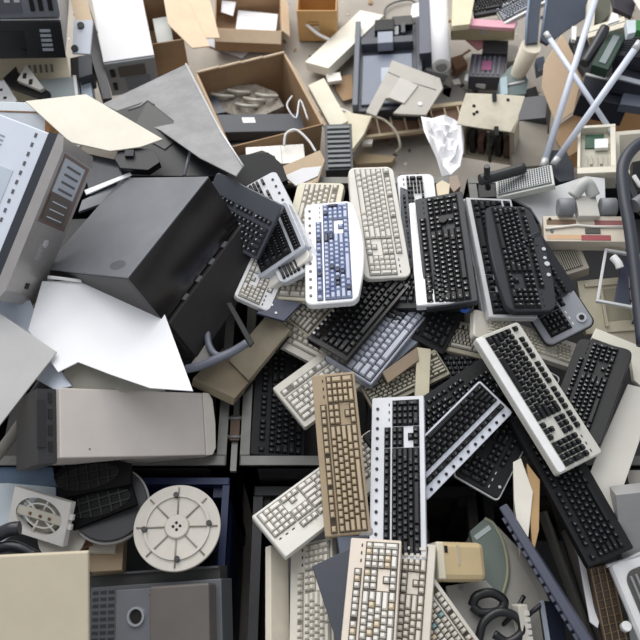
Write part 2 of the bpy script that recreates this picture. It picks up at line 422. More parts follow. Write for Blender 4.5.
keyboard('black keyboard end poking out under the charcoal keyboard, pointing down', [(335, 240), (467, 310), (443, 355), (311, 284)], .785, BLACK, KB, WELL, front=.1, legend=LEG2)
keyboard('glossy black keyboard crossing under the blue-keyed one, dots along its edge', [(307, 340), (372, 262), (412, 285), (346, 360)], .808, GLOSS, KD, None, L=.36, W=.15, numpad=False, media=16, back=.1, front=.06, r=.004, side=.05, ss=.2, legend=LEG2)
keyboard('silvery blue keyboard pointing down under the glossy black one', [(325, 357), (388, 282), (433, 310), (371, 384)], .772, SBL, SBK, WELL, front=.05, back=.08, L=.38, ss=.2, numpad=False, t=.03)
keyboard('grey-beige keyboard wedged deep between the silvery blue one and the case edge', [(360, 386), (436, 348), (450, 374), (374, 412)], .735, mat((168, 160, 140), .5), mat((186, 182, 166), .5), GAP, ss=.25, L=.3, W=.13, numpad=False)
keyboard('tan yellowed keyboard standing lengthwise in the middle of the heap', [(327, 538), (310, 376), (356, 371), (369, 533)], .862, KTC, KTAN, GAP, W=.14, front=.07, back=.15, r=.004, t=.032, side=.02, lights=True)
keyboard('white keyboard corner with bluish edge, tucked under the tan one', [(272, 389), (392, 300), (425, 338), (305, 427)], .742, KC, KK, GAPG, r=.006, front=.12, back=.16, t=.028)
keyboard('cream keyboard end with curved corner above the black keyboard in the bin', [(289, 294), (422, 364), (396, 408), (263, 338)], .695, KC, KC, GAPG, r=.02, front=.14, back=.14)
keyboard('small cream keyboard corner just under the blue-keyed keyboard', [(282, 316), (347, 238), (377, 262), (307, 336)], .745, BEIGE, KC, GAP, r=.004, L=.3, W=.11, numpad=False, ss=.25, front=.08, back=.1)
keyboard('cream keyboard standing behind the white and blue one', [(346, 181), (318, 303), (270, 297), (297, 184)], .80, mat((218, 212, 190), .5), KC, GAPG, W=.16, r=.02, front=.18, back=.12)
keyboard('light keyboard end with dark buttons peeking out behind the charcoal one', [(408, 285), (396, 174), (434, 174), (445, 282)], .80, KW, KB, None, W=.14, r=.02, front=.30, back=.1, legend=LEG2)
ek = keyboard('black ergonomic keyboard with silver media buttons', [(529, 208), (557, 309), (508, 313), (485, 204)], .89, CHAR, KB, WELL, W=.16, r=.03, front=.13, back=.14, bulge=.012, arc=.018, legend=LEG3, n=(0, -.05, 1))
for x, y, s_ in ((.03, .078, .008), (-.025, .080, .006), (.07, .074, .006), (.008, .076, .005)):
    sub('media_button', ek, lambda b: b.cyl((x, y), s_, 0, .004, mat((200, 203, 208), .3), 20))
keyboard('black keyboard fanned out under the ergonomic one, its corner showing', [(540, 232), (576, 286), (536, 315), (498, 250)], .855, CHAR, KB, None, L=.3, numpad=False, ss=.2, r=.01, back=.2, legend=LEG2)
keyboard('silver-framed black-keyed keyboard directly under the ergonomic one', [(512, 200), (537, 317), (490, 318), (465, 196)], .857, SILVER, KB, WELL, front=.10, back=.06, r=.004, legend=LEG2)
keyboard('grey-framed keyboard beside the charcoal one, only its long edge showing', [(503, 199), (528, 316), (484, 318), (460, 198)], .825, mat((186, 188, 192), .4), KB, WELL, front=.08, back=.06, legend=LEG2)
keyboard('cream keyboard end below the silver-framed ones, above the silver keyboard', [(466, 309), (590, 345), (578, 374), (482, 335)], .765, KC, CREAM, None, L=.4, W=.1, ss=.2, r=.01, side=.12)
dk_ = keyboard('black and silver keyboard with round dial at its number pad', [(524, 212), (595, 324), (549, 346), (478, 236)], .82, mat((150, 153, 160), .35), KB, WELL, rim=BLACK, r=.022, front=.14, back=.30, media=5, framed=WHITE, ss=.15, side=.05, legend=LEG2)
sub('dial', dk_, lambda b: b.cyl((.17, .052), .015, 0, .005, mat((190, 192, 198), .3), 28)); sub('dial_centre', dk_, lambda b: b.cyl((.17, .052), .008, .005, .007, KB, 20))
keyboard('silver keyboard with black keys and broad white palm edge, lying diagonally', [(520, 322), (601, 452), (561, 475), (473, 338)], .87, mat((206, 204, 196), .4), KD, None, palm=WHITE, front=.18, back=.10, r=.008, W=.15, side=.02, legend=LEG2)
keyboard('black keyboard with rounded number pad end behind the diagonal silver one', [(545, 432), (577, 337), (636, 350), (597, 448)], .825, BLACK, KB, None, L=.36, W=.17, r=.02, front=.24, back=.14, ss=.2, legend=LEG3)
keyboard('long black keyboard stretching down to the grey panel', [(590, 566), (508, 420), (553, 402), (633, 549)], .79, BLACK, KB, None, W=.15, front=.16, back=.10, r=.005, legend=LEG2)
keyboard('white-framed keyboard with black keys and a row of small media buttons', [(513, 413), (427, 500), (394, 466), (480, 379)], .83, mat((222, 226, 236), .35), KB, WELL, L=.38, back=.22, front=.05, media=11, framed=KD, numpad=False, ss=.2, r=.008, fingap=1.1, legend=LEG2)
keyboard('black keyboard with number pad above the white-framed one', [(362, 437), (482, 357), (508, 392), (388, 472)], .795, BLACK, KB, None, front=.12, back=.14, legend=LEG3)
keyboard('dark keyboard deep in the heap behind the black number pad', [(418, 345), (505, 343), (508, 385), (420, 390)], .715, mat((44, 46, 52), .5), KB, None, L=.3, numpad=False, ss=.3, legend=LEG2)
keyboard('cream keyboard piece deep between the black keyboards', [(440, 318), (498, 328), (490, 362), (434, 346)], .735, BEIGE, KC, GAP, L=.2, W=.1, numpad=False, ss=.3)
keyboard('silver keyboard with black key blocks, lying lengthwise right of the tan one', [(369, 560), (372, 399), (424, 394), (426, 560)], .84, mat((212, 214, 220), .35), KB, WELL, W=.155, front=.10, back=.26, r=.006, media=14, framed=KD, side=.03, legend=LEG2)
keyboard('black keyboard with thin pale rim, its end sticking out below the media buttons', [(560, 378), (497, 499), (455, 475), (518, 355)], .755, BLACK, KB, None, media=3, framed=SILVER, rim=SILVER, r=.012, front=.06, back=.18, legend=LEG2)
keyboard('black keyboard between the pale-rimmed one and the diagonal silver one', [(425, 385), (530, 435), (512, 470), (407, 420)], .728, BLACK, KB, None, L=.36, ss=.2, numpad=False, legend=LEG2)
keyboard('black keyboard lying down inside the bin beside the beige cases', [(250, 457), (258, 328), (308, 340), (304, 457)], .60, BLACK, KB, None, W=.16, back=.14, front=.06, r=.004, legend=LEG2)
keyboard('slate keyboard leaning against the dark case, keys facing the light', [(217, 171), (282, 206), (257, 260), (193, 227)], .915, mat((78, 82, 90), .4), mat((48, 50, 56), .4), None, L=.3, W=.2, numpad=False, ss=.3, st=.3, back=.3, front=.06, r=.01, legend=LEG)
keyboard('silver keyboard arc with black keys standing behind the leaning slate one', [(275, 170), (322, 262), (281, 285), (238, 190)], .845, mat((205, 208, 214), .35), KB, None, L=.38, ss=.3, back=.34, front=.08, r=.02, media=12, framed=KD, numpad=False, st=.25, legend=LEG2)
keyboard('black keyboard in a bright silver frame under the leaning slate one', [(287, 200), (305, 247), (260, 279), (241, 232)], .862, mat((196, 200, 208), .3, .2), KB, WELL, L=.2, W=.2, numpad=False, ss=.4, st=.3, r=.012, side=.08, back=.08, front=.08, t=.03, legend=LEG2)
keyboard('pale cream keyboard edge curving out below the silver frame', [(292, 206), (309, 258), (264, 293), (246, 240)], .833, IVORY, KK, None, L=.2, W=.2, numpad=False, ss=.4, st=.3, r=.02, side=.2, t=.026)
keyboard('white keyboard end with rounded corner under the dark hanging plate', [(302, 236), (268, 312), (235, 296), (268, 218)], .81, KW, KK, GAPG, L=.36, W=.13, ss=.25, r=.014, front=.1, back=.14)
keyboard('white keyboard with number pad, sticking out left from under the tan one', [(405, 466), (286, 555), (251, 518), (370, 428)], .79, mat((222, 220, 212), .45), KK, GAPG, back=.24, front=.06, r=.004, lights=True)
keyboard('dusty cream keyboard lengthwise at the bottom, left of the slate plate', [(288, 705), (292, 549), (331, 534), (335, 702)], .775, KC, KC, GAPG, front=.06, back=.20, r=.004)
keyboard('cream keyboard with yellowed and white keys at the bottom centre', [(335, 704), (351, 537), (402, 541), (391, 706)], .90, mat((222, 210, 196), .5), [KK, KK, YEL, KK, YEL], GAP, front=.05, back=.14, r=.004, t=.03, W=.145)
keyboard('greyish cream keyboard partly under the yellowed one at the bottom', [(370, 705), (386, 540), (437, 545), (424, 708)], .868, mat((208, 200, 188), .5), mat((212, 206, 194), .5), GAP, front=.16, back=.08, r=.004)
keyboard('cream keyboard running off the bottom edge, a few keys pink and teal', [(434, 576), (514, 690), (478, 722), (396, 606)], .835, KC, [KC]*5+[KK, KK, YEL, YEL, mat((206, 158, 146), .5), mat((140, 172, 176), .5)], GAP, front=.06, back=.10, r=.004)
# two keyboards thrown on the far heap
keyboard('grey keyboard on the far heap above the pink cloth', [(470, -6), (512, -14), (516, 8), (474, 16)], .30, CHAR, KB, None, L=.3, W=.14, ss=.3, st=.3, numpad=False, legend=LEG2)
keyboard('silvery keyboard on the far heap beside the dark curved chair shell', [(494, 9), (536, -14), (546, 2), (504, 24)], .33, SILVER, mat((150, 155, 165), .4), WELL, L=.3, W=.14, ss=.3, st=.3, numpad=False)

# ------------------------------------------------------------------ left side: computer cases and sheet metal
# silver-fronted computer tower lying on its side
M, (L, D, H) = fit((.42, .40, .17), [((.5, .5, 0), (0, 298)), ((-.5, .5, 0), (62, 141)), ((-.5, .5, -1), (91, 158)), ((.5, .5, -1), (32, 307)), ((-.5, 0, 0), (-4, 109))], 1.10, n=(.1, -.2, 1), st=.35, ss=.12, sz=.06)
tw = thing('computer_tower', 'silver-fronted computer tower lying on its side at the left edge', 'computer case', M)
PALE = mat((222, 228, 240), .4, var=.05)
def _(b):
    b.box((-L/2, -D/2, -H), (L/2, D/2-.045, 0), PALE)
sub('shell', tw, _, bev=.003)
def _(b):
    for r_ in range(5):
        x = -L/2+.05+r_*.012
        b.box((x, -D/2+.05, 0), (x+.005, D/2-.16, .0012), mat((150, 160, 172), .5))
    for k in range(16):
        y = L/2-.03-k*L/17
        b.box((y, D/2-.075, 0), (y-.012, D/2-.082, .0015), DGREY)
    b.box((-L/2+.13, -.12, 0), (L/2-.03, D/2-.10, .002), mat((198, 208, 220), .4))
    b.box((-L/2+.15, -.10, .002), (L/2-.05, -.06, .003), mat((170, 180, 192), .4))
sub('side_cover', tw, _)
sub('bezel_joint', tw, lambda b: b.box((-L/2-.004, D/2-.045, -H-.004), (L/2+.004, D/2-.018, .004), mat((52, 56, 64), .35)))
def fb(b):
    b.poly([(-L/2-.006, D/2-.018), (L/2+.006, D/2-.018), (L/2+.004, D/2), (L/2-.03, D/2+.012), (-L/2+.03, D/2+.012), (-L/2-.004, D/2)], -H-.006, .006, mat((172, 168, 166), .3, .3))
sub('front_bezel', tw, fb)
def on_front(b, x0, x1, z0, z1, d, m): x0, x1 = -x0, -x1; b.box((x0, D/2+.008, z0), (x1, D/2+.012+d, z1), m)
sub('drive_bay', tw, lambda b: on_front(b, .0, L/2-.035, -H+.012, -.012, .001, mat((120, 100, 92), .3)))
sub('drive_bay', tw, lambda b: on_front(b, .09, L/2-.045, -H+.04, -.02, .004, mat((196, 204, 214), .3, .1)))
sub('drive_bay', tw, lambda b: on_front(b, .01, .085, -H+.04, -.02, .004, mat((96, 86, 78), .35)))
def _(b):
    for k in range(4): on_front(b, .10+k*.022, .106+k*.022, -H+.06, -.045, .006, DGREY)
    for k in range(3): on_front(b, .02+k*.022, .023+k*.022, -H+.06, -.04, .006, PALE)
sub('drive_buttons', tw, _)
sub('power_button', tw, lambda b: b.cyl((0, 0), .012, 0, .006, SILVER, M=Matrix.Translation((.05, D/2+.012, -H/2))@Matrix.Rotation(-math.pi/2, 4, 'X')))
sub('badge', tw, lambda b: on_front(b, -L/2+.045, -L/2+.062, -H/2-.01, -H/2+.01, .002, KD))
def _(b):
    for k in range(8): on_front(b, -.10+k*.006, -.098+k*.006, -H/2-.004*(k % 3), -H/2+.02, .002, mat((214, 214, 216), .3))
sub('logo_marks', tw, _)

# black boxy case, its glossy side towards the keyboards
M, (L, W, H) = fit((.36, .42, .30), [((-.5, .5, 0), (118, 177)), ((.5, .5, 0), (214, 176)), ((.5, -.5, 0), (123, 277)), ((-.5, -.5, 0), (48, 270)), ((.5, .5, -1), (262, 262)), ((.5, -.5, -1), (196, 360))], .98, n=(-.15, 0, 1), st=.35, ss=.25, sz=.04)
bc = thing('computer_case', 'black boxy case with grey top, broken front and glossy side, left of the keyboards', 'computer case', M)
sub('shell', bc, lambda b: b.box((-L/2, -W/2, -H), (L/2-.006, W/2, -.004), mat((42, 38, 37), .3)), bev=.003)
sub('top_cover', bc, lambda b: b.box((-L/2, -W/2, -.004), (L/2, W/2, 0), mat((118, 120, 126), .4, .1, var=.15)), bev=.001)
def _(b):
    cx, cy = L*.30, -W*.40
    for j in range(-4, 5):
        for i in range(-7, 8):
            if (i/7.5)**2+(j/4.5)**2 < 1: b.box((cx+i*.0042-.001, cy+j*.004-.001, 0), (cx+i*.0042+.001, cy+j*.004+.001, .0008), DGREY)
sub('vent_holes', bc, _)
sub('side_panel', bc, lambda b: b.box((L/2-.006, -W/2, -H*.52), (L/2, W/2, -.004), GLOSS), bev=.001)
sub('side_panel', bc, lambda b: b.box((L/2-.004, -W/2+.004, -H), (L/2+.012, W/2, -H*.54), mat((44, 41, 42), .55, var=.2)), bev=.002)
for k in range(4): sub('hinge_clip', bc, lambda b: b.box((L/2-.004, -W*.28+k*.07, -H*.535), (L/2+.010, -W*.28+k*.07+.022, -H*.52), mat((130, 132, 136), .3, .4)))
# broken grey bracket hanging off it
br = thing('plastic_bracket', 'broken grey plastic frame hanging from the black boxy case', 'bracket', Matrix.Translation(P(215, 345, .80)))
_q = lambda *a: [P(u, v, z)-P(215, 345, .80) for u, v, z in a]
GB = mat((112, 116, 128), .45, var=.2)
sub('lower_arm', br, lambda b: b.tube(curve(_q((186, 369, .79), (200, 366, .80), (216, 359, .81), (232, 352, .81), (247, 343, .82))), .014, GB, 6))
sub('corner', br, lambda b: b.tube(curve(_q((207, 332, .80), (209, 345, .81), (215, 354, .81), (224, 356, .81))), .010, GB, 6))
sub('torn_sheet', br, lambda b: b.poly([(p.x, p.y) for p in _q((190, 366, .79), (215, 358, .79), (206, 332, .79), (197, 343, .79), (200, 352, .79))], -.01, -.006, mat((104, 98, 92), .35, var=.3, scale=30)))
plate('plastic_strip', 'thin black strip standing against the broken grey frame', 'strip', [(226, 303), (231, 302), (254, 342), (250, 347)], .83, .008, BLACK)
slab('computer_case', 'beige slim case tucked beneath the black boxy case', 'computer case', [(232, 356), (268, 314), (290, 326), (246, 386)], .70, .018, mat((158, 148, 128), .55, var=.2, dirt=.4), size=(.12, .2), st=.1, ss=.5,
     parts=lambda r, L, W: sub('slot', r, lambda b: b.box((L*.1, -W/2-.002, -.022), (L*.4, -W/2+.004, -.012), PIT)))
slab('computer_case', 'yellowed beige case under the slim one, its corner above the bin rim', 'computer case', [(192, 374), (224, 352), (262, 362), (236, 402)], .66, .03, mat((138, 126, 106), .6, dirt=.4), size=(.14, .12), st=.3, ss=.4,
     parts=lambda r, L, W: sub('slot', r, lambda b: b.box((-L*.1, -W/2-.002, -.035), (L*.2, -W/2+.004, -.018), PIT)))

# sheet panels
plate('metal_sheet', 'large white metal side panel lying in front of the black boxy case', 'panel', [(42, 281), (154, 285), (193, 391), (150, 388), (112, 375), (78, 362), (58, 372), (28, 330)], .93, .004, mat((246, 247, 250), .28, .0, var=.03, spec=.7), n=(-.05, .0, 1), bev=.001,
      parts=lambda r, f: (sub('folded_edge', r, lambda b: b.box((f(42, 281).x, f(42, 281).y-.006, -.022), (f(154, 285).x, f(42, 281).y, -.004), WHITE)),
                          sub('screw_hole', r, lambda b: b.box((f(136, 286).x-.004, f(136, 287).y-.003, -.001), (f(136, 286).x+.004, f(136, 287).y+.002, .001), PIT))))
plate('metal_sheet', 'bluish white metal sheet wedged between the white and the grey panel', 'panel', [(-30, 302), (30, 300), (62, 372), (72, 386), (55, 390), (20, 370)], .885, .004, mat((206, 214, 228), .3, .1, var=.08), n=(0, -.1, 1),
      parts=lambda r, f: [sub('screw', r, lambda b: b.cyl((f(u, v).x, f(u, v).y), .004, 0, .002, DGREY, 10)) for u, v in ((58, 348), (60, 366), (44, 322))])
plate('metal_sheet', 'dull grey panel at the left edge, one corner pointing right', 'panel', [(-40, 290), (0, 313), (57, 352), (0, 425), (-40, 470)], .95, .006, mat((176, 175, 174), .4, .1, var=.08), n=(.1, -.1, 1))
plate('metal_tray', 'olive grey tray in the shade under the white panel', 'tray', [(58, 382), (72, 356), (110, 362), (166, 391), (58, 391)], .875, .005, mat((150, 148, 138), .5, .1, var=.15), n=(0, -.3, 1))
# beige case lid lying across the left bin
M, (L, W, H) = fit((.45, .19, .10), quad([(60, 389), (212, 392), (217, 456), (60, 457)])+[((-.5, .5, -1), (38, 398))], .80, n=(0, 0, 1), st=.2, ss=.25)
cl = thing('computer_case', 'beige desktop case lying across the left bin, rounded front to the right', 'computer case', M)
PINK = mat((208, 200, 194), .4, var=.06)
sub('cover', cl, lambda b: b.box((-L/2, -W/2, -H), (L/2-.035, W/2, 0), PINK), bev=.003)
sub('front_bezel', cl, lambda b: b.poly([(L/2-.034, -W/2-.001), (L/2-.012, -W/2), (L/2, -W/2+.02), (L/2+.004, 0), (L/2, W/2-.02), (L/2-.012, W/2), (L/2-.034, W/2+.001)], -H, .001, mat((214, 207, 198), .4, var=.05)), bev=.003)
def _(b):
    b.box((-L/2-.05, -W/2-.01, -H-.03), (-L/2-.001, W/2, -.02), mat((60, 60, 62), .5, .3))
    for k in range(4): b.box((-L/2-.022, -W/2+.02+k*.042, -.021), (-L/2-.012, -W/2+.045+k*.042, -.017), PIT)
    b.box((-L/2-.052, -W/2+.03, -.022), (-L/2-.03, W/2-.03, -.016), mat((34, 34, 36), .6))
sub('rear_panel', cl, _)
sub('screw', cl, lambda b: b.cyl((-L*.33, -W*.38), .0025, 0, .001, DGREY, 8))
wire('conduit_pipe', 'short dull pipe slanting beside the beige desktop case', 'pipe', [(-8, 462, .72), (20, 425, .75), (47, 384, .78)], .016, mat((150, 147, 138), .5))
wire('conduit_pipe', 'darker end of pipe showing above the dull one', 'pipe', [(30, 402, .79), (38, 392, .795), (48, 376, .80)], .019, mat((92, 88, 90), .5))

# top-left stack of decks
def deck(label, corners, z, H, m, mf, detail, n=(0, 0, 1)):
    M, (L, W, H) = fit((.38, .30, H), corners, z, n=n, st=.12, ss=.3, sz=.05)
    r = thing('media_deck', label, 'player', M)
    sub('cover', r, lambda b: b.box((-L/2, -W/2+.01, -H), (L/2, W/2, 0), m), bev=.003)
    sub('front_panel', r, lambda b: b.box((-L/2-.002, -W/2-.006, -H-.001), (L/2+.002, -W/2+.01, .001), mf), bev=.002)
    detail(r, L, W, H)
def d1(r, L, W, H):
    def _(b):
        b.box((-L*.2, -W/2-.009, -H*.8), (L*.16, -W/2-.006, -H*.2), mat((96, 100, 108), .4))
        for k in range(4): b.box((-L*.17+k*.035, -W/2-.012, -H*.4), (-L*.17+k*.035+.02, -W/2-.009, -H*.28), mat((200, 202, 206), .4))
    sub('cassette_door', r, _)
    for x in (.24, .32, .41): sub('button', r, lambda b: b.box((L*x, -W/2-.012, -H*.75), (L*x+.016, -W/2-.006, -H*.25), KD), bev=.001)
def d2(r, L, W, H):
    sub('display', r, lambda b: b.box((-L*.45, -W/2-.008, -H*.75), (L*.15, -W/2-.006, -H*.25), mat((12, 12, 14), .15)))
    for k in range(5): sub('button', r, lambda b: b.box((L*.30, -W/2-.010, -H*(.2+k*.13)), (L*.40, -W/2-.006, -H*(.27+k*.13)), mat((150, 156, 164), .3)))
    sub('knob', r, lambda b: b.cyl((0, 0), .010, 0, .01, KD, M=Matrix.Translation((L*.12, -W/2-.006, -H*.82))@Matrix.Rotation(math.pi/2, 4, 'X')))
deck('black player with buttons, under the grey cassette deck in the corner', [((-.5, -.5, 0), (-48, 22)), ((.5, -.5, 0), (62, 20)), ((.5, -.5, -1), (63, 56)), ((-.5, -.5, -1), (-46, 61)), ((.5, .5, 0), (66, -40))], .72, .13, mat((170, 170, 170), .5), mat((26, 27, 30), .22), d2)
deck('grey cassette deck at the very top left, on the black player', [((-.5, -.5, 0), (-52, -8)), ((.5, -.5, 0), (56, -12)), ((.5, -.5, -1), (58, 16)), ((-.5, -.5, -1), (-50, 20)), ((.5, .5, 0), (60, -60))], .86, .10, mat((186, 186, 184), .5), mat((120, 124, 132), .4), d1)
slab('equipment_case', 'beige equipment case below the black player', 'case', [(-40, 60), (66, 56), (72, 82), (-40, 88)], .52, .12, BEIGE, size=(.4, .16), st=.3,
     parts=lambda r, L, W: sub('vents', r, lambda b: [b.box((L*.12+k*.022, -W*.1, 0), (L*.12+k*.022+.01, W*.2, .001), DGREY) for k in range(5)]))
plate('metal_bracket', 'light bracket with two black rubber feet beside the decks', 'bracket', [(74, 20), (93, 20), (90, 54), (72, 53)], .66, .01, mat((190, 196, 206), .4, .1), n=(0, -.3, 1),
      parts=lambda r, f: [sub('rubber_foot', r, lambda b: b.cyl((f(u, v).x, f(u, v).y), .014, 0, .008, RUBBER, 16)) for u, v in ((81, 26), (75, 49))])
plate('cardboard_flap', 'torn brown cardboard piece at the top beside the decks', 'cardboard', [(68, -12), (84, -10), (93, 22), (76, 22)], .60, .006, CARDL, n=(0, -.3, 1))
plate('metal_bracket', 'pale slotted bracket tilted under the beige equipment case', 'bracket', [(17, 80), (26, 64), (44, 88), (40, 90)], .60, .02, mat((196, 192, 184), .5), n=(0, -.2, 1),
      parts=lambda r, f: sub('slots', r, lambda b: [b.box((f(u, v).x-.008, f(u, v).y-.012, .0), (f(u, v).x+.006, f(u, v).y+.012, .002), PIT) for u, v in ((25, 76), (31, 82))]))
plate('plastic_strip', 'black strip leaning across the pale slotted bracket', 'strip', [(3, 78), (16, 66), (18, 72), (50, 92), (46, 99), (10, 86)], .57, .02, BLACK)
slab('metal_box', 'green grey metal box behind the cream panel', 'case', [(34, 80), (77, 76), (78, 99), (38, 103)], .55, .1, mat((138, 146, 146), .5, .2), size=(.16, .1), parts=lambda r, L, W: sub('lip', r, lambda b: b.box((L/2-.012, -W/2, 0), (L/2, W/2, .006), SILVER)))
plate('drive_bracket', 'small slotted drive cage left of the green grey box', 'bracket', [(-6, 82), (4, 80), (17, 100), (14, 104), (-6, 104)], .60, .03, SILVER,
      parts=lambda r, f: sub('slots', r, lambda b: [b.box((f(u, v).x-.006, f(u, v).y-.006, .0), (f(u, v).x+.006, f(u, v).y+.006, .002), PIT) for u, v in ((1, 90), (5, 98))]))
for lab, px, m, z in (('blue grey scrap piece beside the standing tower', [(78, 56), (92, 54), (92, 74), (79, 78)], SLATE, .50),
                      ('pale blue scrap corner below the rubber-footed bracket', [(80, 78), (90, 76), (93, 100), (82, 100)], mat((176, 190, 206), .5), .46),
                      ('black scrap block beside the pale blue scrap corner', [(70, 58), (80, 56), (82, 98), (72, 98)], BLACK, .44)):
    plate('plastic_scrap', lab, 'scrap', px, z, .08, m)
# white-topped tower
M, (L, W, H) = fit((.20, .42, .20), quad([(88, -14), (141, -14), (152, 55), (105, 62)])+[((-.5, -.5, -1), (112, 98)), ((.5, -.5, -1), (160, 84))], .55, n=(0, 0, 1), st=.4, ss=.3, sz=.08)
wt = thing('computer_tower', 'white-topped computer tower seen end-on at the top left', 'computer case', M)
sub('top_cover', wt, lambda b: b.box((-L/2, -W/2, -.006), (L/2, W/2, 0), mat((226, 226, 228), .5, var=.04)), bev=.002)
sub('shell', wt, lambda b: b.box((-L/2+.002, -W/2+.004, -H), (L/2-.002, W/2-.002, -.006), mat((62, 62, 64), .5)))
def _(b):
    b.box((-L/2, -W/2-.008, -H), (L/2, -W/2+.004, -.006), mat((160, 164, 168), .4))
sub('front_panel', wt, _, bev=.002)
sub('drive_bay', wt, lambda b: b.box((-L*.25, -W/2-.012, -H*.45), (L*.28, -W/2-.008, -H*.15), mat((92, 84, 78), .4)))
sub('drive_bay', wt, lambda b: b.box((-L*.15, -W/2-.012, -H*.85), (L*.35, -W/2-.008, -H*.5), mat((122, 130, 140), .4)))
sub('button', wt, lambda b: b.box((-L*.42, -W/2-.014, -H*.4), (-L*.32, -W/2-.008, -H*.2), KD))
sub('button', wt, lambda b: b.box((-L*.42, -W/2-.014, -H*.8), (-L*.34, -W/2-.008, -H*.6), KD))

plate('cover_sheet', 'cream panel with a long point, lying above the black case', 'panel', [(25, 101), (86, 94), (163, 139), (140, 147), (110, 151), (70, 142)], .95, .006, mat((222, 217, 202), .5, var=.08), n=(0, -.1, 1))
slab('cover_sheet', 'bluish white panel with a rusty cut-out under the cream panel', 'panel', [(-40, 100), (71, 104), (67, 152), (-40, 150)], .90, .01, mat((214, 222, 228), .4, var=.06), size=(.35, .2), st=.3,
     parts=lambda r, L, W: (sub('recess', r, lambda b: b.box((-L*.5, -W*.5, 0), (L*.38, W*.30, .002), mat((190, 196, 204), .4, .1))),
                            sub('rusty_plate', r, lambda b: b.box((L*.28, -W*.5, .002), (L*.40, W*.24, .004), mat((176, 132, 84), .7, .2, var=.4, scale=40))),
                            sub('rust_line', r, lambda b: b.box((-L*.5, W*.28, .002), (L*.40, W*.31, .004), mat((140, 104, 80), .8, var=.3)))))
plate('metal_shell', 'dull grey metal case shell standing behind the black scrap', 'case', [(102, 104), (186, 64), (221, 132), (243, 166), (236, 176), (200, 158), (160, 130)], .90, .005, mat((140, 140, 142), .45, .1, var=.3), n=(-.15, .3, 1),
      parts=lambda r, f: sub('edge_lip', r, lambda b: b.tube([f(186, 64), f(221, 132), f(243, 166)], .004, SILVER)))
plate('metal_shell', 'dark open case interior in front of the dull grey shell', 'case', [(112, 112), (148, 100), (190, 133), (226, 168), (214, 176), (130, 176), (116, 150)], .86, .03, mat((34, 36, 38), .5, .1, var=.2), n=(-.1, 0, 1),
      parts=lambda r, f: (sub('inner_tray', r, lambda b: b.poly([tuple(f(u, v).xy) for u, v in ((132, 132), (165, 150), (186, 133), (148, 102))], 0, .004, mat((58, 60, 60), .5))),
                          sub('fold', r, lambda b: b.tube([f(128, 110), f(140, 106), f(148, 100), f(154, 105)], .004, GREY)),
                          sub('rail', r, lambda b: b.tube([f(184, 176), f(195, 132)], .005, mat((150, 152, 156), .3, .3)))))
plate('plastic_scrap', 'black plastic catch lying on the tip of the cream panel', 'scrap', [(114, 158), (121, 145), (140, 148), (154, 150), (160, 162), (148, 170), (120, 168)], .93, .03, RUBBER, n=(0, -.1, 1),
      parts=lambda r, f: sub('hook', r, lambda b: b.box((f(126, 152).x, f(126, 152).y, 0), (f(134, 158).x, f(134, 158).y, .012), CHAR)))
plate('glass_sheet', 'dark glossy sheet edge between the tower and the black case', 'sheet', [(72, 150), (118, 160), (130, 176), (90, 195), (86, 180)], .88, .006, mat((62, 64, 68), .2, .1), n=(0, -.2, 1))
plate('metal_strip', 'thin bright strip along the dark glossy sheet', 'strip', [(84, 190), (130, 172), (132, 175), (86, 195)], .905, .004, SILVER)
plate('plastic_scrap', 'grey blue wedge below the thin bright strip', 'scrap', [(82, 200), (120, 182), (112, 200), (78, 212)], .86, .01, mat((120, 124, 132), .4))
wire('plastic_strip', 'short white strip under the black case front edge', 'strip', [(48, 277, .935), (82, 281, .935)], .005, WHITE)
plate('plastic_shell', 'black rounded shell above the leaning slate keyboard', 'shell', [(226, 164), (240, 155), (268, 152), (282, 164), (288, 180), (262, 190), (226, 180)], .80, .03, BLACK, n=(0, -.2, 1))

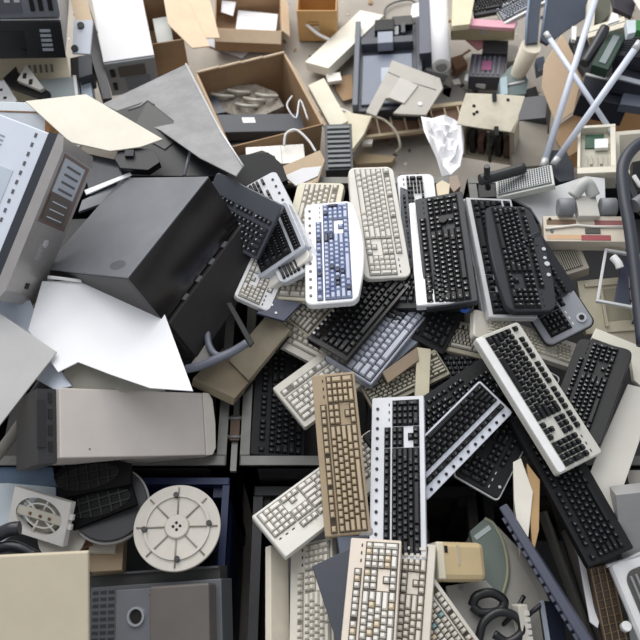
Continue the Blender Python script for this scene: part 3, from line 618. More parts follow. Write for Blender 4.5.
# ------------------------------------------------------------------ lower left
slab('cover_sheet', 'large flat cream panel in the bottom left corner', 'panel', [(-60, 558), (88, 552), (89, 690), (-62, 700)], .82, .02, mat((212, 201, 176), .5, var=.05), size=(.38, .36), st=.2, bev=.004)
def fan(label, corners, z, m):
    M, (L, W, _) = fit((.13, .13, .03), quad(corners), z, st=.3, ss=.3)
    r = thing('fan_housing', label, 'fan', M)
    def fr(b):
        b.ring((0, 0), 1*.41, 1*.44, -.028, -.0005, m, 40, sx=L, sy=W)
        for p, q in (((-L/2, -W/2), (L/2, -W/2+.004)), ((-L/2, W/2-.004), (L/2, W/2)), ((-L/2, -W/2+.004), (-L/2+.004, W/2-.004)), ((L/2-.004, -W/2+.004), (L/2, W/2-.004))):
            b.box(p+(-.020,), q+(-.0005,), m)
        i = b.mi(m); N = 40; ri = []; ro = []
        for k in range(N):
            t = 2*math.pi*k/N; c_, s_ = math.cos(t), math.sin(t); q = .49/max(abs(c_), abs(s_))
            ri.append((L*.40*c_, W*.40*s_)); ro.append((L*q*c_, W*q*s_))
        for h in (0,):
            a = [b.bm.verts.new(p+(h,)) for p in ri]; c = [b.bm.verts.new(p+(h,)) for p in ro]
            for k in range(N): b.bm.faces.new((a[k], c[k], c[(k+1) % N], a[(k+1) % N])).material_index = i
    sub('frame', r, fr)
    for k in range(6):
        a = math.pi*k/3+.3; sub('spoke', r, lambda b: b.tube([(L*.12*math.cos(a), W*.12*math.sin(a), -.01), (L*.44*math.cos(a), W*.44*math.sin(a), -.01)], .003, m))
    sub('ring', r, lambda b: b.ring((0, 0), .25, .28, -.014, -.008, m, 32, sx=L, sy=W))
    sub('bridge', r, lambda b: b.box((-L*.4, -W*.08, -.012), (L*.4, W*.12, -.004), mat((206, 200, 186), .5)))
    sub('terminals', r, lambda b: [b.box((x*L-.004, -W*.03, -.004), (x*L+.004, W*.03, -.001), mat((120, 84, 50), .5)) for x in (-.16, .02, .18)])
    sub('backing', r, lambda b: b.cyl((0, 0), min(L, W)*.42, -.03, -.027, mat((168, 164, 152), .5)))
    sub('clip', r, lambda b: b.box((L*.5, -W*.1, -.012), (L*.56, W*.02, -.003), m)); sub('clip', r, lambda b: b.box((L*.5, W*.12, -.012), (L*.56, W*.24, -.003), m))
plate('plastic_sheet', 'pale blue sheet under the square white fan frame', 'sheet', [(-20, 484), (8, 483), (56, 487), (56, 500), (30, 520), (-20, 560)], .64, .006, mat((196, 206, 214), .5))
plate('plastic_sheet', 'faded blue plastic sheet beside the black speaker grilles', 'sheet', [(-20, 462), (52, 462), (56, 486), (-20, 488)], .60, .01, mat((96, 118, 142), .6, var=.25))
def disc(name, label, cat, c, rpx, z, t, m, build=None, n=(0, 0, 1)):
    n = Vector(n).normalized(); p = P(c[0], c[1], z); X = Vector((1, 0, 0)); X = (X-n*X.dot(n)).normalized(); Y = n.cross(X)
    M = Matrix([[X[i], Y[i], n[i], p[i]] for i in range(3)]+[[0, 0, 0, 1]])
    R = (onplane(c[0]+rpx, c[1], p, n)-p).length
    r = thing(name, label, cat, M)
    sub('disc', r, lambda b: b.cyl((0, 0), R, -t, 0, m, 64), bev=.002)
    if build: build(r, R)
    return r
disc('round_cover', 'flat cream round cover half under the fan frame and the cream panel', 'cover', (62, 536), 24, .66, .008, mat((196, 190, 180), .5))
fan('square white plastic fan frame resting on the cream round cover', [(14, 487), (72, 502), (62, 548), (7, 528)], .72, mat((226, 222, 216), .4))
GRI = mat((13, 13, 15), .7, spec=.15)
plate('wood_block', 'beige block edge under the dark round speaker', 'block', [(88, 560), (90, 538), (124, 536), (122, 570), (90, 572)], .60, .05, mat((168, 146, 118), .7),
      parts=lambda r, f: sub('card', r, lambda b: b.box((f(90, 554).x, f(90, 554).y, 0), (f(118, 540).x, f(118, 540).y, .02), mat((206, 198, 184), .5))))
plate('plastic_scrap', 'rust brown fragment between fan frame and speaker', 'scrap', [(78, 528), (90, 526), (92, 545), (80, 548)], .63, .02, mat((130, 96, 70), .7))
def spk(r, R):
    sub('rim', r, lambda b: b.ring((0, 0), R*.98, R*1.06, -.03, -.014, mat((176, 174, 170), .4), 48))
disc('round_speaker', 'dark round speaker disc with a pale rim below the oval grilles', 'speaker', (109, 503), 38, .69, .02, mat((50, 50, 52), .5), spk, n=(.1, -.05, 1))
def grille(label, pts, z, cx, cy, ang):
    def parts(r, f):
        c = f(cx, cy); A = math.radians(ang)
        Mx = Matrix.Translation((c.x, c.y, 0))@Matrix.Rotation(A, 4, 'Z')
        def hole(b):
            b.poly([(Mx@Vector((.085*math.cos(t), .034*math.sin(t), 0))).to_2d()[:] for t in [2*math.pi*k/24 for k in range(24)]], -.001, .001, mat((10, 10, 11), .8))
        sub('opening', r, hole)
        def bars(b):
            for x in (-.055, -.028, 0, .028, .055):
                h = .034*math.sqrt(1-(x/.09)**2); b.box((x-.002, -h, .001), (x+.002, h, .006), BLACK, Mx)
            for y in (-.012, .012):
                l = .085*math.sqrt(1-(y/.036)**2); b.box((-l, y-.002, .001), (l, y+.002, .005), BLACK, Mx)
        sub('bars', r, bars)
        sub('ring', r, lambda b: b.poly([(Mx@Vector((.089*math.cos(t), .038*math.sin(t), 0))).to_2d()[:] for t in [2*math.pi*k/24 for k in range(24)]], -.004, -.0005, mat((60, 62, 66), .4)))
    plate('speaker_grille', label, 'grille', pts, z, .02, GRI, parts=parts, n=(0, -.1, 1))
grille('black oval grille lying over the dark round speaker', [(66, 500), (130, 478), (137, 504), (72, 530)], .715, 100, 503, 17)
grille('upper black oval grille, beside the bin rim', [(53, 476), (70, 460), (110, 457), (132, 464), (130, 484), (62, 498)], .745, 88, 477, 12)
def wd(r, R):
    DI = mat((206, 200, 190), .45)
    sub('ring', r, lambda b: b.ring((0, 0), R*.70, R*.76, 0, .006, DI, 48))
    sub('hub', r, lambda b: b.cyl((0, 0), R*.30, 0, .008, DI, 40, r1=R*.26), bev=.001)
    for k in range(8):
        a = math.pi*k/4+.03; c_, s_ = math.cos(a), math.sin(a)
        sub('rib', r, lambda b: b.tube([(R*.28*c_, R*.28*s_, .002), (R*.93*c_, R*.93*s_, .002)], .0022, mat((150, 142, 130), .5), 6))
    for k in range(4):
        a = math.pi*k/2+.1; sub('rubber_foot', r, lambda b: b.cyl((R*.74*math.cos(a), R*.74*math.sin(a)), .0075, 0, .012, RUBBER, 14))
    def h(b):
        for k in range(4):
            a = math.pi*k/2+.1; b.cyl((R*.08*math.cos(a), R*.08*math.sin(a)), .004, .008, .0095, PIT, 8)
    sub('screw_holes', r, h)
disc('swivel_disc', 'round ribbed white swivel disc with rubber feet in the blue bin', 'disc', (177, 527), 43.5, .70, .012, mat((206, 200, 190), .45), wd)
# perforated grey unit
def gu(r, L, W):
    sub('vent_strips', r, lambda b: [b.box((-L*.48+j*L*.062, -W*.45+k*W/17, 0), (-L*.48+j*L*.062+L*.045, -W*.45+k*W/17+W/34, .0015), mat((60, 62, 66), .5)) for k in range(16) for j in range(3)])
    sub('cover_plate', r, lambda b: b.box((-L*.28, -W/2, 0), (L*.01, W*.46, .012), mat((136, 138, 144), .4, .3)), bev=.002)
    sub('socket', r, lambda b: b.ring((-L*.12, W*.22), .019, .025, .012, .020, mat((186, 190, 196), .3, .3), 28))
    sub('hole', r, lambda b: b.cyl((-L*.12, W*.22), .019, .010, .013, PIT, 24))
    sub('side_block', r, lambda b: b.box((L*.02, -W/2, 0), (L*.46, W*.47, .05), mat((104, 98, 94), .4)), bev=.006)
    sub('screw', r, lambda b: b.cyl((-L*.02, W*.40), .003, .012, .014, DGREY, 8))
slab('equipment_case', 'grey perforated unit with a round socket at the bottom', 'case', [(90, 588), (222, 578), (223, 700), (88, 704)], .60, .08, mat((112, 114, 118), .45, .3), size=(.32, .3), parts=gu)
slab('metal_tray', 'dark grey tray edge behind the grey perforated unit', 'tray', [(88, 576), (220, 564), (220, 600), (88, 604)], .575, .05, mat((74, 74, 74), .5, .2), size=(.32, .12),
     parts=lambda r, L, W: sub('lip', r, lambda b: b.box((-L/2, W/2-.006, 0), (L/2, W/2, .012), DGREY)))
wire('carrying_grip', 'dark plastic handle at the left edge above the cream panel', 'handle', [(-14, 542, .82), (8, 530, .83), (20, 528, .83)], [.018]*17, mat((44, 46, 54), .3))
wire('carrying_grip', 'second dark plastic arm just above the cream panel', 'handle', [(-14, 552, .81), (12, 546, .815), (36, 556, .80)], .014, mat((36, 38, 44), .3))

# ------------------------------------------------------------------ middle extras
plate('metal_sheet', 'slate blue panel strip between ivory and charcoal keyboards', 'panel', [(399, 173), (413, 175), (414, 290), (405, 290)], .80, .012, mat((80, 84, 94), .45),
      parts=lambda r, f: sub('marks', r, lambda b: [b.box((f(409, v).x, f(409, v).y, 0), (f(411, v).x, f(409, v).y+.012, .001), PIT) for v in (190, 222, 258)]))
plate('plastic_cover', 'navy plastic lid corner beside the white rounded keyboard end', 'lid', [(256, 313), (272, 298), (302, 303), (284, 321)], .79, .01, mat((48, 54, 78), .4), parts=lambda r, f: [sub('screw', r, lambda b: b.cyl((f(u, v).x, f(u, v).y), .004, 0, .002, SILVER, 10)) for u, v in ((272, 305), (276, 313))])
plate('plastic_strip', 'orange tan strip resting on the grey-beige keyboard', 'strip', [(382, 372), (417, 347), (419, 360), (388, 383)], .775, .008, mat((134, 116, 96), .6))
plate('case_edge', 'beige case edge standing between silvery and black keyboards', 'panel', [(417, 347), (431, 349), (429, 398), (415, 396)], .77, .03, mat((190, 182, 158), .5))
plate('plastic_cover', 'blue grey lid under the silvery blue keyboard', 'lid', [(400, 326), (420, 340), (385, 372), (372, 384)], .75, .008, mat((136, 146, 160), .5))
plate('metal_sheet', 'dark slate plate at the bottom beside the yellowed keyboard', 'panel', [(312, 566), (350, 548), (352, 700), (343, 700), (336, 640)], .86, .008, mat((62, 66, 76), .45))
slab('cover_sheet', 'narrow cream side panel standing at the bottom left of the keyboards', 'panel', [(270, 543), (289, 553), (290, 705), (272, 705)], .745, .02, mat((220, 212, 196), .5, dirt=.3), size=(.06, .45), st=.3)
plate('metal_sheet', 'steel blue panel corner right above the yellowed keyboard', 'panel', [(336, 530), (368, 535), (372, 552), (340, 556)], .82, .01, mat((84, 92, 108), .4))
disc('bottle_top', 'bright blue cap beside the charcoal keyboard corner', 'cap', (465, 307), 5, .835, .012, mat((60, 110, 210), .4))
slab('plug', 'small pale plug piece by the top of the tan keyboard bottom end', 'plug', [(358, 527), (374, 526), (374, 535), (358, 536)], .83, .02, GREY, size=(.04, .03), bev=.008)

# ------------------------------------------------------------------ lower right
MG = mat((112, 122, 116), .4); ML = mat((164, 160, 152), .5)
plate('computer_monitor', 'round-backed grey tube monitor lying at the bottom right', 'monitor', [(468, 532), (484, 517), (500, 523), (524, 548), (548, 588), (570, 640), (580, 700), (500, 700), (500, 620), (484, 590)], .68, .14, ML, bev=.035,
      parts=lambda r, f: (sub('green_shell', r, lambda b: b.poly([tuple(f(u, v).xy) for u, v in ((486, 596), (500, 600), (507, 575), (504, 547), (494, 526), (484, 519), (469, 532))], -.02, .008, MG), bev=.004, label='green-grey curved shell'),
                          sub('pale_band', r, lambda b: b.poly([tuple(f(u, v).xy) for u, v in ((476, 541), (491, 530), (488, 526), (473, 537))], .008, .010, mat((186, 196, 196), .4))),
                          sub('edge_trim', r, lambda b: b.tube(curve([f(u, v)+Vector((0, 0, .006)) for u, v in ((484, 519), (494, 526), (504, 547), (507, 575), (500, 602))]), .005, mat((150, 152, 128), .4)))))
def cz(r, L, W):
    sub('end_cap', r, lambda b: b.box((-L/2-.004, -W/2+.002, -.055), (-L/2+.018, W/2-.002, .003), mat((228, 220, 196), .45)), bev=.004)
    sub('latch_hole', r, lambda b: b.box((-L*.36, W*.2, 0), (-L*.30, W*.38, .002), PIT))
    sub('top_rib', r, lambda b: b.box((-L*.1, -W*.1, 0), (-L*.06, W*.4, .002), BEIGE))
slab('power_adapter', 'small beige rounded box leaning on the grey tube monitor', 'box', [(437, 538), (484, 545), (488, 578), (440, 583)], .80, .06, mat((206, 184, 142), .45), size=(.12, .10), st=.3, parts=cz, bev=.014)
plate('plastic_stand', 'pale grey plastic base under the black coiled cable', 'base', [(446, 586), (486, 580), (503, 600), (522, 640), (532, 690), (470, 690)], .70, .02, mat((176, 174, 168), .45),
      parts=lambda r, f: sub('knob', r, lambda b: b.cyl((f(461, 588).x, f(461, 588).y), .006, 0, .006, GREY, 14)))
# stand-up keyboard: long axis runs from the top-left end to the bottom-right end
NAVY = mat((64, 68, 86), .45)
M, (L, W, H) = fit((.50, .036, .13), quad([(506, 503), (609, 668), (597, 676), (496, 509)]), .85, n=(-.42, 0, 1), st=.1, ss=.3)
ke = thing('computer_keyboard', 'slate blue keyboard standing on edge in front of the grey monitor', 'keyboard', M)
sub('case', ke, lambda b: b.box((-L/2, -W/2+.008, -.14), (L/2, W/2, 0), NAVY), bev=.004)
def _(b):
    for k in range(16):
        for j in range(5): b.box((-L*.44+k*L*.055, -W/2, -.006-j*.024), (-L*.44+k*L*.055+.017, -W/2+.009, -.025-j*.024), NAVY, ch=.001)
sub('letter_keys', ke, _)
plate('paper_stack', 'white paper wad standing upright left of the long black keyboard', 'paper', [(513, 462), (521, 458), (533, 492), (528, 540), (520, 548), (514, 500)], .80, .10, mat((222, 217, 206), .7), n=(-.2, 0, 1))
plate('cardboard_piece', 'brown card standing behind the upright white paper wad', 'cardboard', [(527, 463), (540, 480), (539, 530), (533, 556), (529, 500)], .80, .10, mat((178, 146, 104), .8),
      n=(-.1, 0, 1))
wire('coiled_cable', 'thick black cable loop lying on the pale grey base', 'cable', [(472, 606, .73), (477, 596, .74), (492, 593, .74), (504, 601, .735), (499, 611, .73), (482, 613, .73), (472, 606, .73)], .012, RUBBER)
wire('coiled_cable', 'second black cable coil at the bottom edge below the loop', 'cable', [(478, 642, .73), (484, 622, .74), (500, 612, .745), (518, 618, .745), (522, 632, .74), (508, 642, .735), (494, 634, .735)], .011, RUBBER)
wire('cable', 'thin black cable lead rising towards the standing keyboard', 'cable', [(500, 628, .69), (515, 612, .72), (524, 596, .72)], .006, RUBBER)
wire('cable', 'thin black cable crossing the small white keyboard edge', 'cable', [(520, 622, .71), (532, 612, .74), (545, 602, .75)], .006, RUBBER)
slab('computer_keyboard', 'small cream keyboard edge standing among the black cables', 'keyboard', [(519, 606), (527, 604), (540, 690), (530, 692)], .74, .04, KC, size=(.03, .22), st=.3,
     parts=lambda r, L, W: sub('letter_keys', r, lambda b: [b.box((L*.1, -W*.45+k*W*.075, 0), (L*.45, -W*.45+k*W*.075+W*.05, .006), KK) for k in range(12)]))
slab('flat_monitor', 'black flat screen edge with bright rim at the bottom', 'monitor', [(543, 600), (560, 602), (576, 690), (556, 690)], .76, .03, mat((40, 44, 58), .2), size=(.06, .24), st=.3,
     parts=lambda r, L, W: sub('rim', r, lambda b: b.box((-L/2-.004, -W/2, -.01), (-L/2+.003, W/2, .003), mat((190, 200, 215), .3, .3))))
for lab, a, b_, m in (('grey steel bar slanting down right of the standing keyboard', (542, 512, .62), (600, 668, .50), mat((96, 94, 90), .5, .3)),
                      ('darker steel bar parallel to the grey one', (556, 505, .58), (606, 660, .46), mat((62, 60, 58), .5, .3)),
                      ('thin steel bar nearest the white strip', (566, 530, .60), (602, 640, .50), mat((110, 106, 100), .5, .3))):
    q0, q1 = P(*a), P(*b_); c = (q0+q1)/2
    mb = MB(); mb.tube([q0-c, q1-c], .016, m, 4); o = mb.build('steel_bar', bev=.002); o.location = c; tag(o, lab, 'bar')
plate('paper_sheet', 'white paper strip between steel bars and brown board', 'paper', [(578, 554), (586, 566), (600, 618), (598, 628), (590, 622)], .66, .006, PAPER)
slab('circuit_board', 'brown board strip with a grid of fins under the long black keyboard', 'board', [(590, 570), (610, 562), (636, 680), (612, 684)], .66, .02, mat((84, 70, 58), .6), size=(.06, .3), st=.3,
     parts=lambda r, L, W: (sub('rails', r, lambda b: [b.box((x*L-.001, -W/2, 0), (x*L+.001, W/2, .006), mat((150, 130, 100), .5)) for x in (-.45, -.15, .15, .45)]),
                            sub('cross_fins', r, lambda b: [b.box((-L*.45, -W/2+k*W/14, 0), (L*.45, -W/2+k*W/14+.002, .005), mat((110, 92, 72), .5)) for k in range(14)])))
slab('cover_sheet', 'large pale grey case lying at the right edge under the white sheet', 'case', [(618, 500), (700, 480), (720, 700), (634, 700)], .655, .06, mat((160, 160, 160), .4, .1), size=(.3, .55), st=.3)
def ov(r, L, W):
    sub('recess', r, lambda b: b.poly(rrect(L*.66, W*.72, .03), 0, .003, mat((92, 90, 86), .5)))
    sub('slats', r, lambda b: [b.box((-L*.25+k*L*.12, -W*.3, .003), (-L*.25+k*L*.12+.006, W*.3, .008), GREY) for k in range(5)])
slab('monitor_stand', 'white oval stand with dark slotted recess in the right corner', 'stand', [(612, 564), (652, 548), (690, 630), (645, 650)], .72, .03, WHITE, size=(.12, .22), st=.3, parts=ov, bev=.012)
wire('metal_rod', 'thin pale rod lying above the white oval stand', 'rod', [(606, 566, .74), (625, 560, .74), (646, 551, .74)], .005, SILVER)
disc('round_plug', 'small white cap beside the white oval stand', 'cap', (627, 626), 5, .70, .02, WHITE)
plate('paper_sheet', 'white sheet wedged right of the black rounded keyboard', 'sheet', [(628, 384), (645, 388), (640, 440), (612, 520), (606, 524), (588, 478), (598, 452)], .775, .004, mat((226, 222, 212), .6, var=.05), n=(.05, -.1, 1))
plate('plastic_cover', 'cream plastic cover behind the black rounded keyboard', 'cover', [(596, 328), (650, 350), (648, 392), (634, 380), (630, 352), (592, 338)], .80, .02, mat((226, 222, 208), .45), n=(0, -.1, 1))
plate('cover_sheet', 'light grey panel strip at the right edge below the white sheet', 'panel', [(626, 470), (660, 470), (660, 500), (632, 500)], .70, .02, mat((186, 182, 172), .5))

# ------------------------------------------------------------------ right side
# grey louvred vent
def vg(r, L, W):
    sub('backing', r, lambda b: b.box((-L*.46, -W*.43, 0), (L*.46, W*.40, .001), mat((70, 72, 76), .5)))
    sub('louvres', r, lambda b: [b.box((-L*.46+k*L*.92/22, -W*.43, .001), (-L*.46+k*L*.92/22+L*.018, W*.40, .008), mat((176, 180, 180), .4)) for k in range(22)])
    sub('crossbars', r, lambda b: [b.box((-L*.46, -W*.43+k*W*.83/8, .001), (L*.46, -W*.43+k*W*.83/8+.004, .006), mat((150, 154, 156), .4)) for k in range(9)])
slab('vent_grille', 'grey louvred vent panel behind the silver-framed keyboards', 'grille', [(498, 180), (549, 163), (557, 186), (494, 196)], .84, .02, mat((196, 198, 192), .4), size=(.22, .1), st=.3, parts=vg)
plate('metal_sheet', 'smooth pale grey panel between ergonomic keyboard and roller cartridge', 'panel', [(512, 198), (556, 186), (586, 176), (605, 178), (606, 222), (546, 238), (540, 222), (531, 208)], .80, .01, mat((206, 207, 208), .4, var=.05))
wire('plastic_bar', 'black bar lying across the back rim beside the vent', 'bar', [(480, 180, .86), (500, 175, .86), (524, 168, .86)], .018, mat((46, 48, 50), .4))
wire('plastic_bar', 'short black post standing at the back rim', 'post', [(488, 188, .80), (487, 176, .88), (487, 166, .92)], .010, mat((40, 42, 44), .4))
# roller cartridge
def ca(r, L, W):
    sub('groove', r, lambda b: [b.box((-L*.46, W*.15, 0), (-L*.1, W*.35, .001), mat((110, 88, 66), .6)), b.box((L*.12, W*.12, 0), (L*.46, W*.32, .001), mat((140, 84, 84), .6)), b.box((-L*.46, -W*.42, 0), (-L*.05, -W*.25, .001), mat((206, 170, 134), .6))])
    sub('label_strip', r, lambda b: b.box((-L*.05, -W*.46, 0), (L*.3, -W*.26, .0015), mat((150, 70, 74), .6)))
    sub('catch', r, lambda b: b.box((-L*.0, -W*.2, 0), (L*.18, -W*.02, .004), mat((66, 62, 58), .5)))
    sub('ridge', r, lambda b: [b.tube([(-L*.48, W*-.05, .004), (-L*.1, W*.10, .005), (L*.1, W*.04, .005), (L*.48, W*.06, .004)], .004, IVORY)])
    sub('screw', r, lambda b: b.cyl((-L*.42, W*.36), .005, 0, .003, PIT, 10)); sub('screw', r, lambda b: b.cyl((-L*.40, -W*.12), .005, 0, .003, DGREY, 10))
slab('printer_cartridge', 'beige printer cartridge with reddish stripes below the rollers', 'cartridge', [(543, 216), (626, 216), (628, 242), (544, 241)], .86, .05, mat((206, 196, 180), .5, dirt=.3), size=(.28, .10), parts=ca)
rr = thing('roller_unit', 'pair of grey rubber rollers on a pale bracket above the beige cartridge', 'rollers', Matrix.Translation(P(586, 204, .88)))
sub('bracket', rr, lambda b: b.box((-.03, -.05, -.03), (.035, .03, .004), mat((196, 194, 186), .5)), bev=.003)
for x in (-.062, .070):
    sub('roller', rr, lambda b: b.tube([(x-.024, -.005, -.01), (x-.022, -.005, -.01), (x+.022, -.005, -.01), (x+.024, -.005, -.01)], [.022, .029, .029, .022], mat((134, 137, 142), .55), 22))
sub('elbow', rr, lambda b: b.tube(curve([(-.035, .03, .0), (-.01, .055, .02), (.01, .06, .02), (.03, .03, .0)]), .02, mat((190, 190, 188), .45), 14))
# open drive frame
def dfm(r, L, W):
    m = mat((222, 216, 200), .5, dirt=.2)
    for a, b_ in (((-L/2, -W/2), (L/2, -W*.38)), ((-L/2, W*.44), (L/2, W/2)), ((-L/2, -W*.38), (-L*.42, W*.44)), ((L*.36, -W*.38), (L/2, W*.44))):
        sub('frame_bar', r, lambda b: b.box(a+(0,), b_+(.03,), m), bev=.002)
    sub('circuit_board', r, lambda b: b.box((-L*.3, W*.12, .0), (L*.2, W*.40, .006), mat((56, 96, 76), .5)))
    sub('white_label', r, lambda b: b.box((-L*.05, W*.05, .006), (L*.30, W*.24, .02), WHITE))
    sub('mechanism', r, lambda b: [b.box((-L*.3+k*L*.13, -W*.32+(k % 2)*.02, 0), (-L*.3+k*L*.13+L*.07, -W*.05, .008), mat((168, 164, 150), .5)) for k in range(5)])
slab('drive_cage', 'open beige drive frame with green board and white label, behind the rollers', 'frame', [(578, 132), (615, 130), (616, 178), (577, 180)], .78, .05, mat((196, 192, 176), .5, dirt=.3), size=(.15, .22), st=.3, parts=dfm)
slab('drive_cage', 'second beige metal frame at the right of the open drive frame', 'frame', [(615, 131), (652, 129), (654, 172), (616, 176)], .76, .05, mat((196, 192, 178), .5, dirt=.3), size=(.13, .18), st=.3,
     parts=lambda r, L, W: sub('recess', r, lambda b: b.box((-L*.38, -W*.4, 0), (L*.38, W*.4, .002), mat((128, 124, 112), .6))))
slab('drive_cage', 'narrow pale post under the open drive frame', 'frame', [(576, 180), (590, 180), (588, 200), (576, 200)], .76, .05, IVORY, size=(.05, .08), st=.3)
CAB = mat((54, 58, 68), .45)
wire('cable', 'thick dark hose bending down along the right edge', 'hose', [(656, 138, 1.0), (636, 146, 1.0), (623, 165, 1.0), (624, 195, .99), (630, 230, .98), (636, 280, .96), (643, 345, .94)], .018, CAB)
wire('cable', 'second dark hose curving inside the first', 'hose', [(622, 168, .96), (630, 190, .96), (640, 208, .95), (656, 226, .95)], .014, CAB)
wire('cable', 'open-ended grey tube pointing left at the right edge', 'tube', [(634, 206, .985), (644, 200, .985), (660, 196, .98)], .022, mat((120, 122, 128), .4))
plate('plastic_scrap', 'black and white torn plastic inside the hose bend', 'scrap', [(632, 162), (650, 158), (650, 196), (640, 190), (632, 176)], .93, .02, BLACK, parts=lambda r, f: sub('white_shred', r, lambda b: b.tube([f(634, 176), f(640, 186), f(648, 192)], .007, WHITE)))
# beige louvred housing
def lh(r, L, W):
    sub('recess', r, lambda b: b.box((-L*.36, -W*.36, 0), (L*.32, W*.36, .001), mat((60, 56, 50), .6)))
    sub('louvres', r, lambda b: [b.box((-L*.36+k*L*.68/9, -W*.36, .001), (-L*.36+k*L*.68/9+L*.03, W*.36, .008), mat((150, 144, 130), .5)) for k in range(9)])
slab('vent_housing', 'beige housing with dark louvres under the beige cartridge', 'housing', [(553, 252), (578, 243), (590, 268), (562, 276)], .80, .05, mat((150, 144, 132), .5), size=(.1, .1), st=.3, parts=lh)
mb = None
fr = [(605, 248), (642, 254), (634, 308), (596, 301)]
M, (L, W, _) = fit((.12, .17, .01), quad(fr), .84, st=.3, ss=.3)
sf = thing('metal_surround', 'thin silver rectangular frame leaning near the dark hose', 'frame', M)
for a, b_ in (((-L/2, -W/2), (L/2, -W/2+.008)), ((-L/2, W/2-.008), (L/2, W/2)), ((-L/2, -W/2+.008), (-L/2+.008, W/2-.008)), ((L/2-.008, -W/2+.008), (L/2, W/2-.008))):
    sub('frame_bar', sf, lambda b: b.box(a+(-.012,), b_+(0,), SILVER), bev=.001)
plate('plastic_scrap', 'dark blue triangular piece inside the silver frame', 'scrap', [(614, 304), (622, 262), (628, 258), (630, 306)], .81, .01, mat((52, 58, 76), .5))
wire('plug', 'small white plug inside the silver frame', 'plug', [(613, 257, .85), (618, 263, .85), (620, 268, .845)], .012, WHITE)
def bo(r, L, W):
    sub('recess', r, lambda b: b.box((-L*.2, -W*.3, 0), (L*.12, W*.3, .001), mat((150, 144, 124), .6)))
    sub('rib', r, lambda b: b.box((-L*.42, W*.36, 0), (L*.45, W*.42, .010), BEIGE)); sub('rib', r, lambda b: b.box((-L*.24, -W*.4, 0), (-L*.20, W*.36, .010), BEIGE))
    sub('rib', r, lambda b: b.box((L*.14, -W*.4, 0), (L*.18, W*.36, .010), BEIGE))
    sub('wire', r, lambda b: b.tube(curve([(L*.1, -W*.4, .01), (L*.22, -W*.1, .015), (L*.05, W*.1, .014), (L*.2, W*.3, .01)]), .003, RUBBER, 6))
slab('plastic_cover', 'ribbed beige cover lying under the thin silver frame', 'cover', [(575, 283), (655, 272), (662, 330), (588, 332)], .745, .03, mat((200, 192, 168), .5, dirt=.3), size=(.28, .2), st=.3, parts=bo)
slab('plastic_cover', 'dark beige cover below the ribbed beige cover', 'cover', [(592, 334), (660, 328), (664, 352), (600, 352)], .72, .03, mat((168, 160, 142), .5), size=(.22, .1), st=.3)

# ------------------------------------------------------------------ far floor: cartons, printers and scrap
G = mat((96, 102, 114), .45); GD = mat((64, 68, 78), .45)
# tall flapped carton at the left
carton('brown carton with one long pale flap folded out, beside the white-topped tower', [(142, -6), (172, -8), (184, 38), (150, 46)], .42, .20, (.28, .32), flaps=(('e', .16, -10), ('n', .14, 10)),
       parts=lambda r, L, W: sub('packing', r, lambda b: b.box((-L*.3, -W*.3, -.15), (L*.2, W*.3, -.08), mat((200, 204, 202), .5))))
plate('cardboard_flap', 'long pale peach cardboard flap spread over the floor', 'cardboard', [(162, -10), (182, -10), (210, 46), (192, 48), (168, 24)], .43, .006, CARDL)
carton('open brown carton holding a white paper, lying on the concrete', [(216, -4), (280, -6), (283, 34), (214, 26)], .14, .13, (.36, .26), flaps=(('s', .06, -50), ('e', .05, -40)))
plate('paper_sheet', 'white printed paper lying in the open carton', 'paper', [(238, 10), (278, 14), (275, 39), (235, 35)], .06, .003, PAPER, parts=lambda r, f: sub('printed_lines', r, lambda b: [b.box((f(242, 16+k*4).x, f(242, 16+k*4).y-.003, 0), (f(270, 16+k*4).x, f(242, 16+k*4).y, .0006), mat((200, 204, 214), .8)) for k in range(5)]))
plate('paper_sheet', 'small white card at the back of the open carton', 'paper', [(222, 0), (236, 2), (233, 16), (221, 12)], .10, .003, PAPER, n=(0, -.3, 1))
plate('paper_sheet', 'white paper sticking out from under the open carton', 'paper', [(202, 22), (216, 20), (254, 47), (242, 58), (205, 44)], .012, .004, mat((214, 216, 222), .8))
def cl_(r, L, W):
    sub('side_print', r, lambda b: [b.box((-L*.25, -W/2-.001, -.07-k*.018), (L*.05, -W/2, -.074-k*.018), mat((120, 86, 50), .8)) for k in range(3)])
    sub('round_handle', r, lambda b: b.cyl((0, 0), .022, 0, .004, mat((214, 200, 180), .7), M=Matrix.Translation((-L*.05, -W/2, -.12))@Matrix.Rotation(math.pi/2, 4, 'X')))
carton('small tan carton with printed side near the white slab', [(298, -14), (338, -16), (336, 12), (297, 10)], .22, .20, (.2, .16), m_out=mat((206, 166, 112), .8), parts=cl_)
wire('plastic_strip', 'bent white strip beside the small tan carton', 'strip', [(306, 24, .12), (318, 34, .10), (330, 40, .08)], .008, WHITE)
def big(r, L, W):
    many('torn_edge', r, [lambda b, k=k: b.tube([(-L/2+k*L/4, W/2-.003, .0), (-L/2+(k+1)*L/4, W/2-.003, .004)], .006, CARDL, 6) for k in range(4)])
carton('large open brown carton full of scrap behind the black case', [(196, 70), (284, 55), (322, 122), (230, 150)], .42, .40, (.44, .5), m_in=mat((150, 128, 104), .85), flaps=(('e', .13, -62), ('w', .06, -70)), parts=big)
plate('plastic_bag', 'crumpled clear-grey plastic bag inside the large carton', 'bag', [(208, 92), (232, 86), (256, 84), (276, 92), (284, 106), (262, 116), (230, 114), (212, 104)], .30, .05, mat((150, 142, 130), .3, var=.5, scale=30, bump=1.0),
      parts=lambda r, f: [sub('fold', r, lambda b: b.tube(curve([f(u, v)+Vector((0, 0, .012)), f(u+10, v+5)+Vector((0, 0, .03)), f(u+22, v+2)+Vector((0, 0, .01))]), .008, mat((196, 192, 180), .25, bump=.6, scale=30))) for u, v in ((212, 96), (228, 92), (244, 100), (236, 106), (256, 96))])
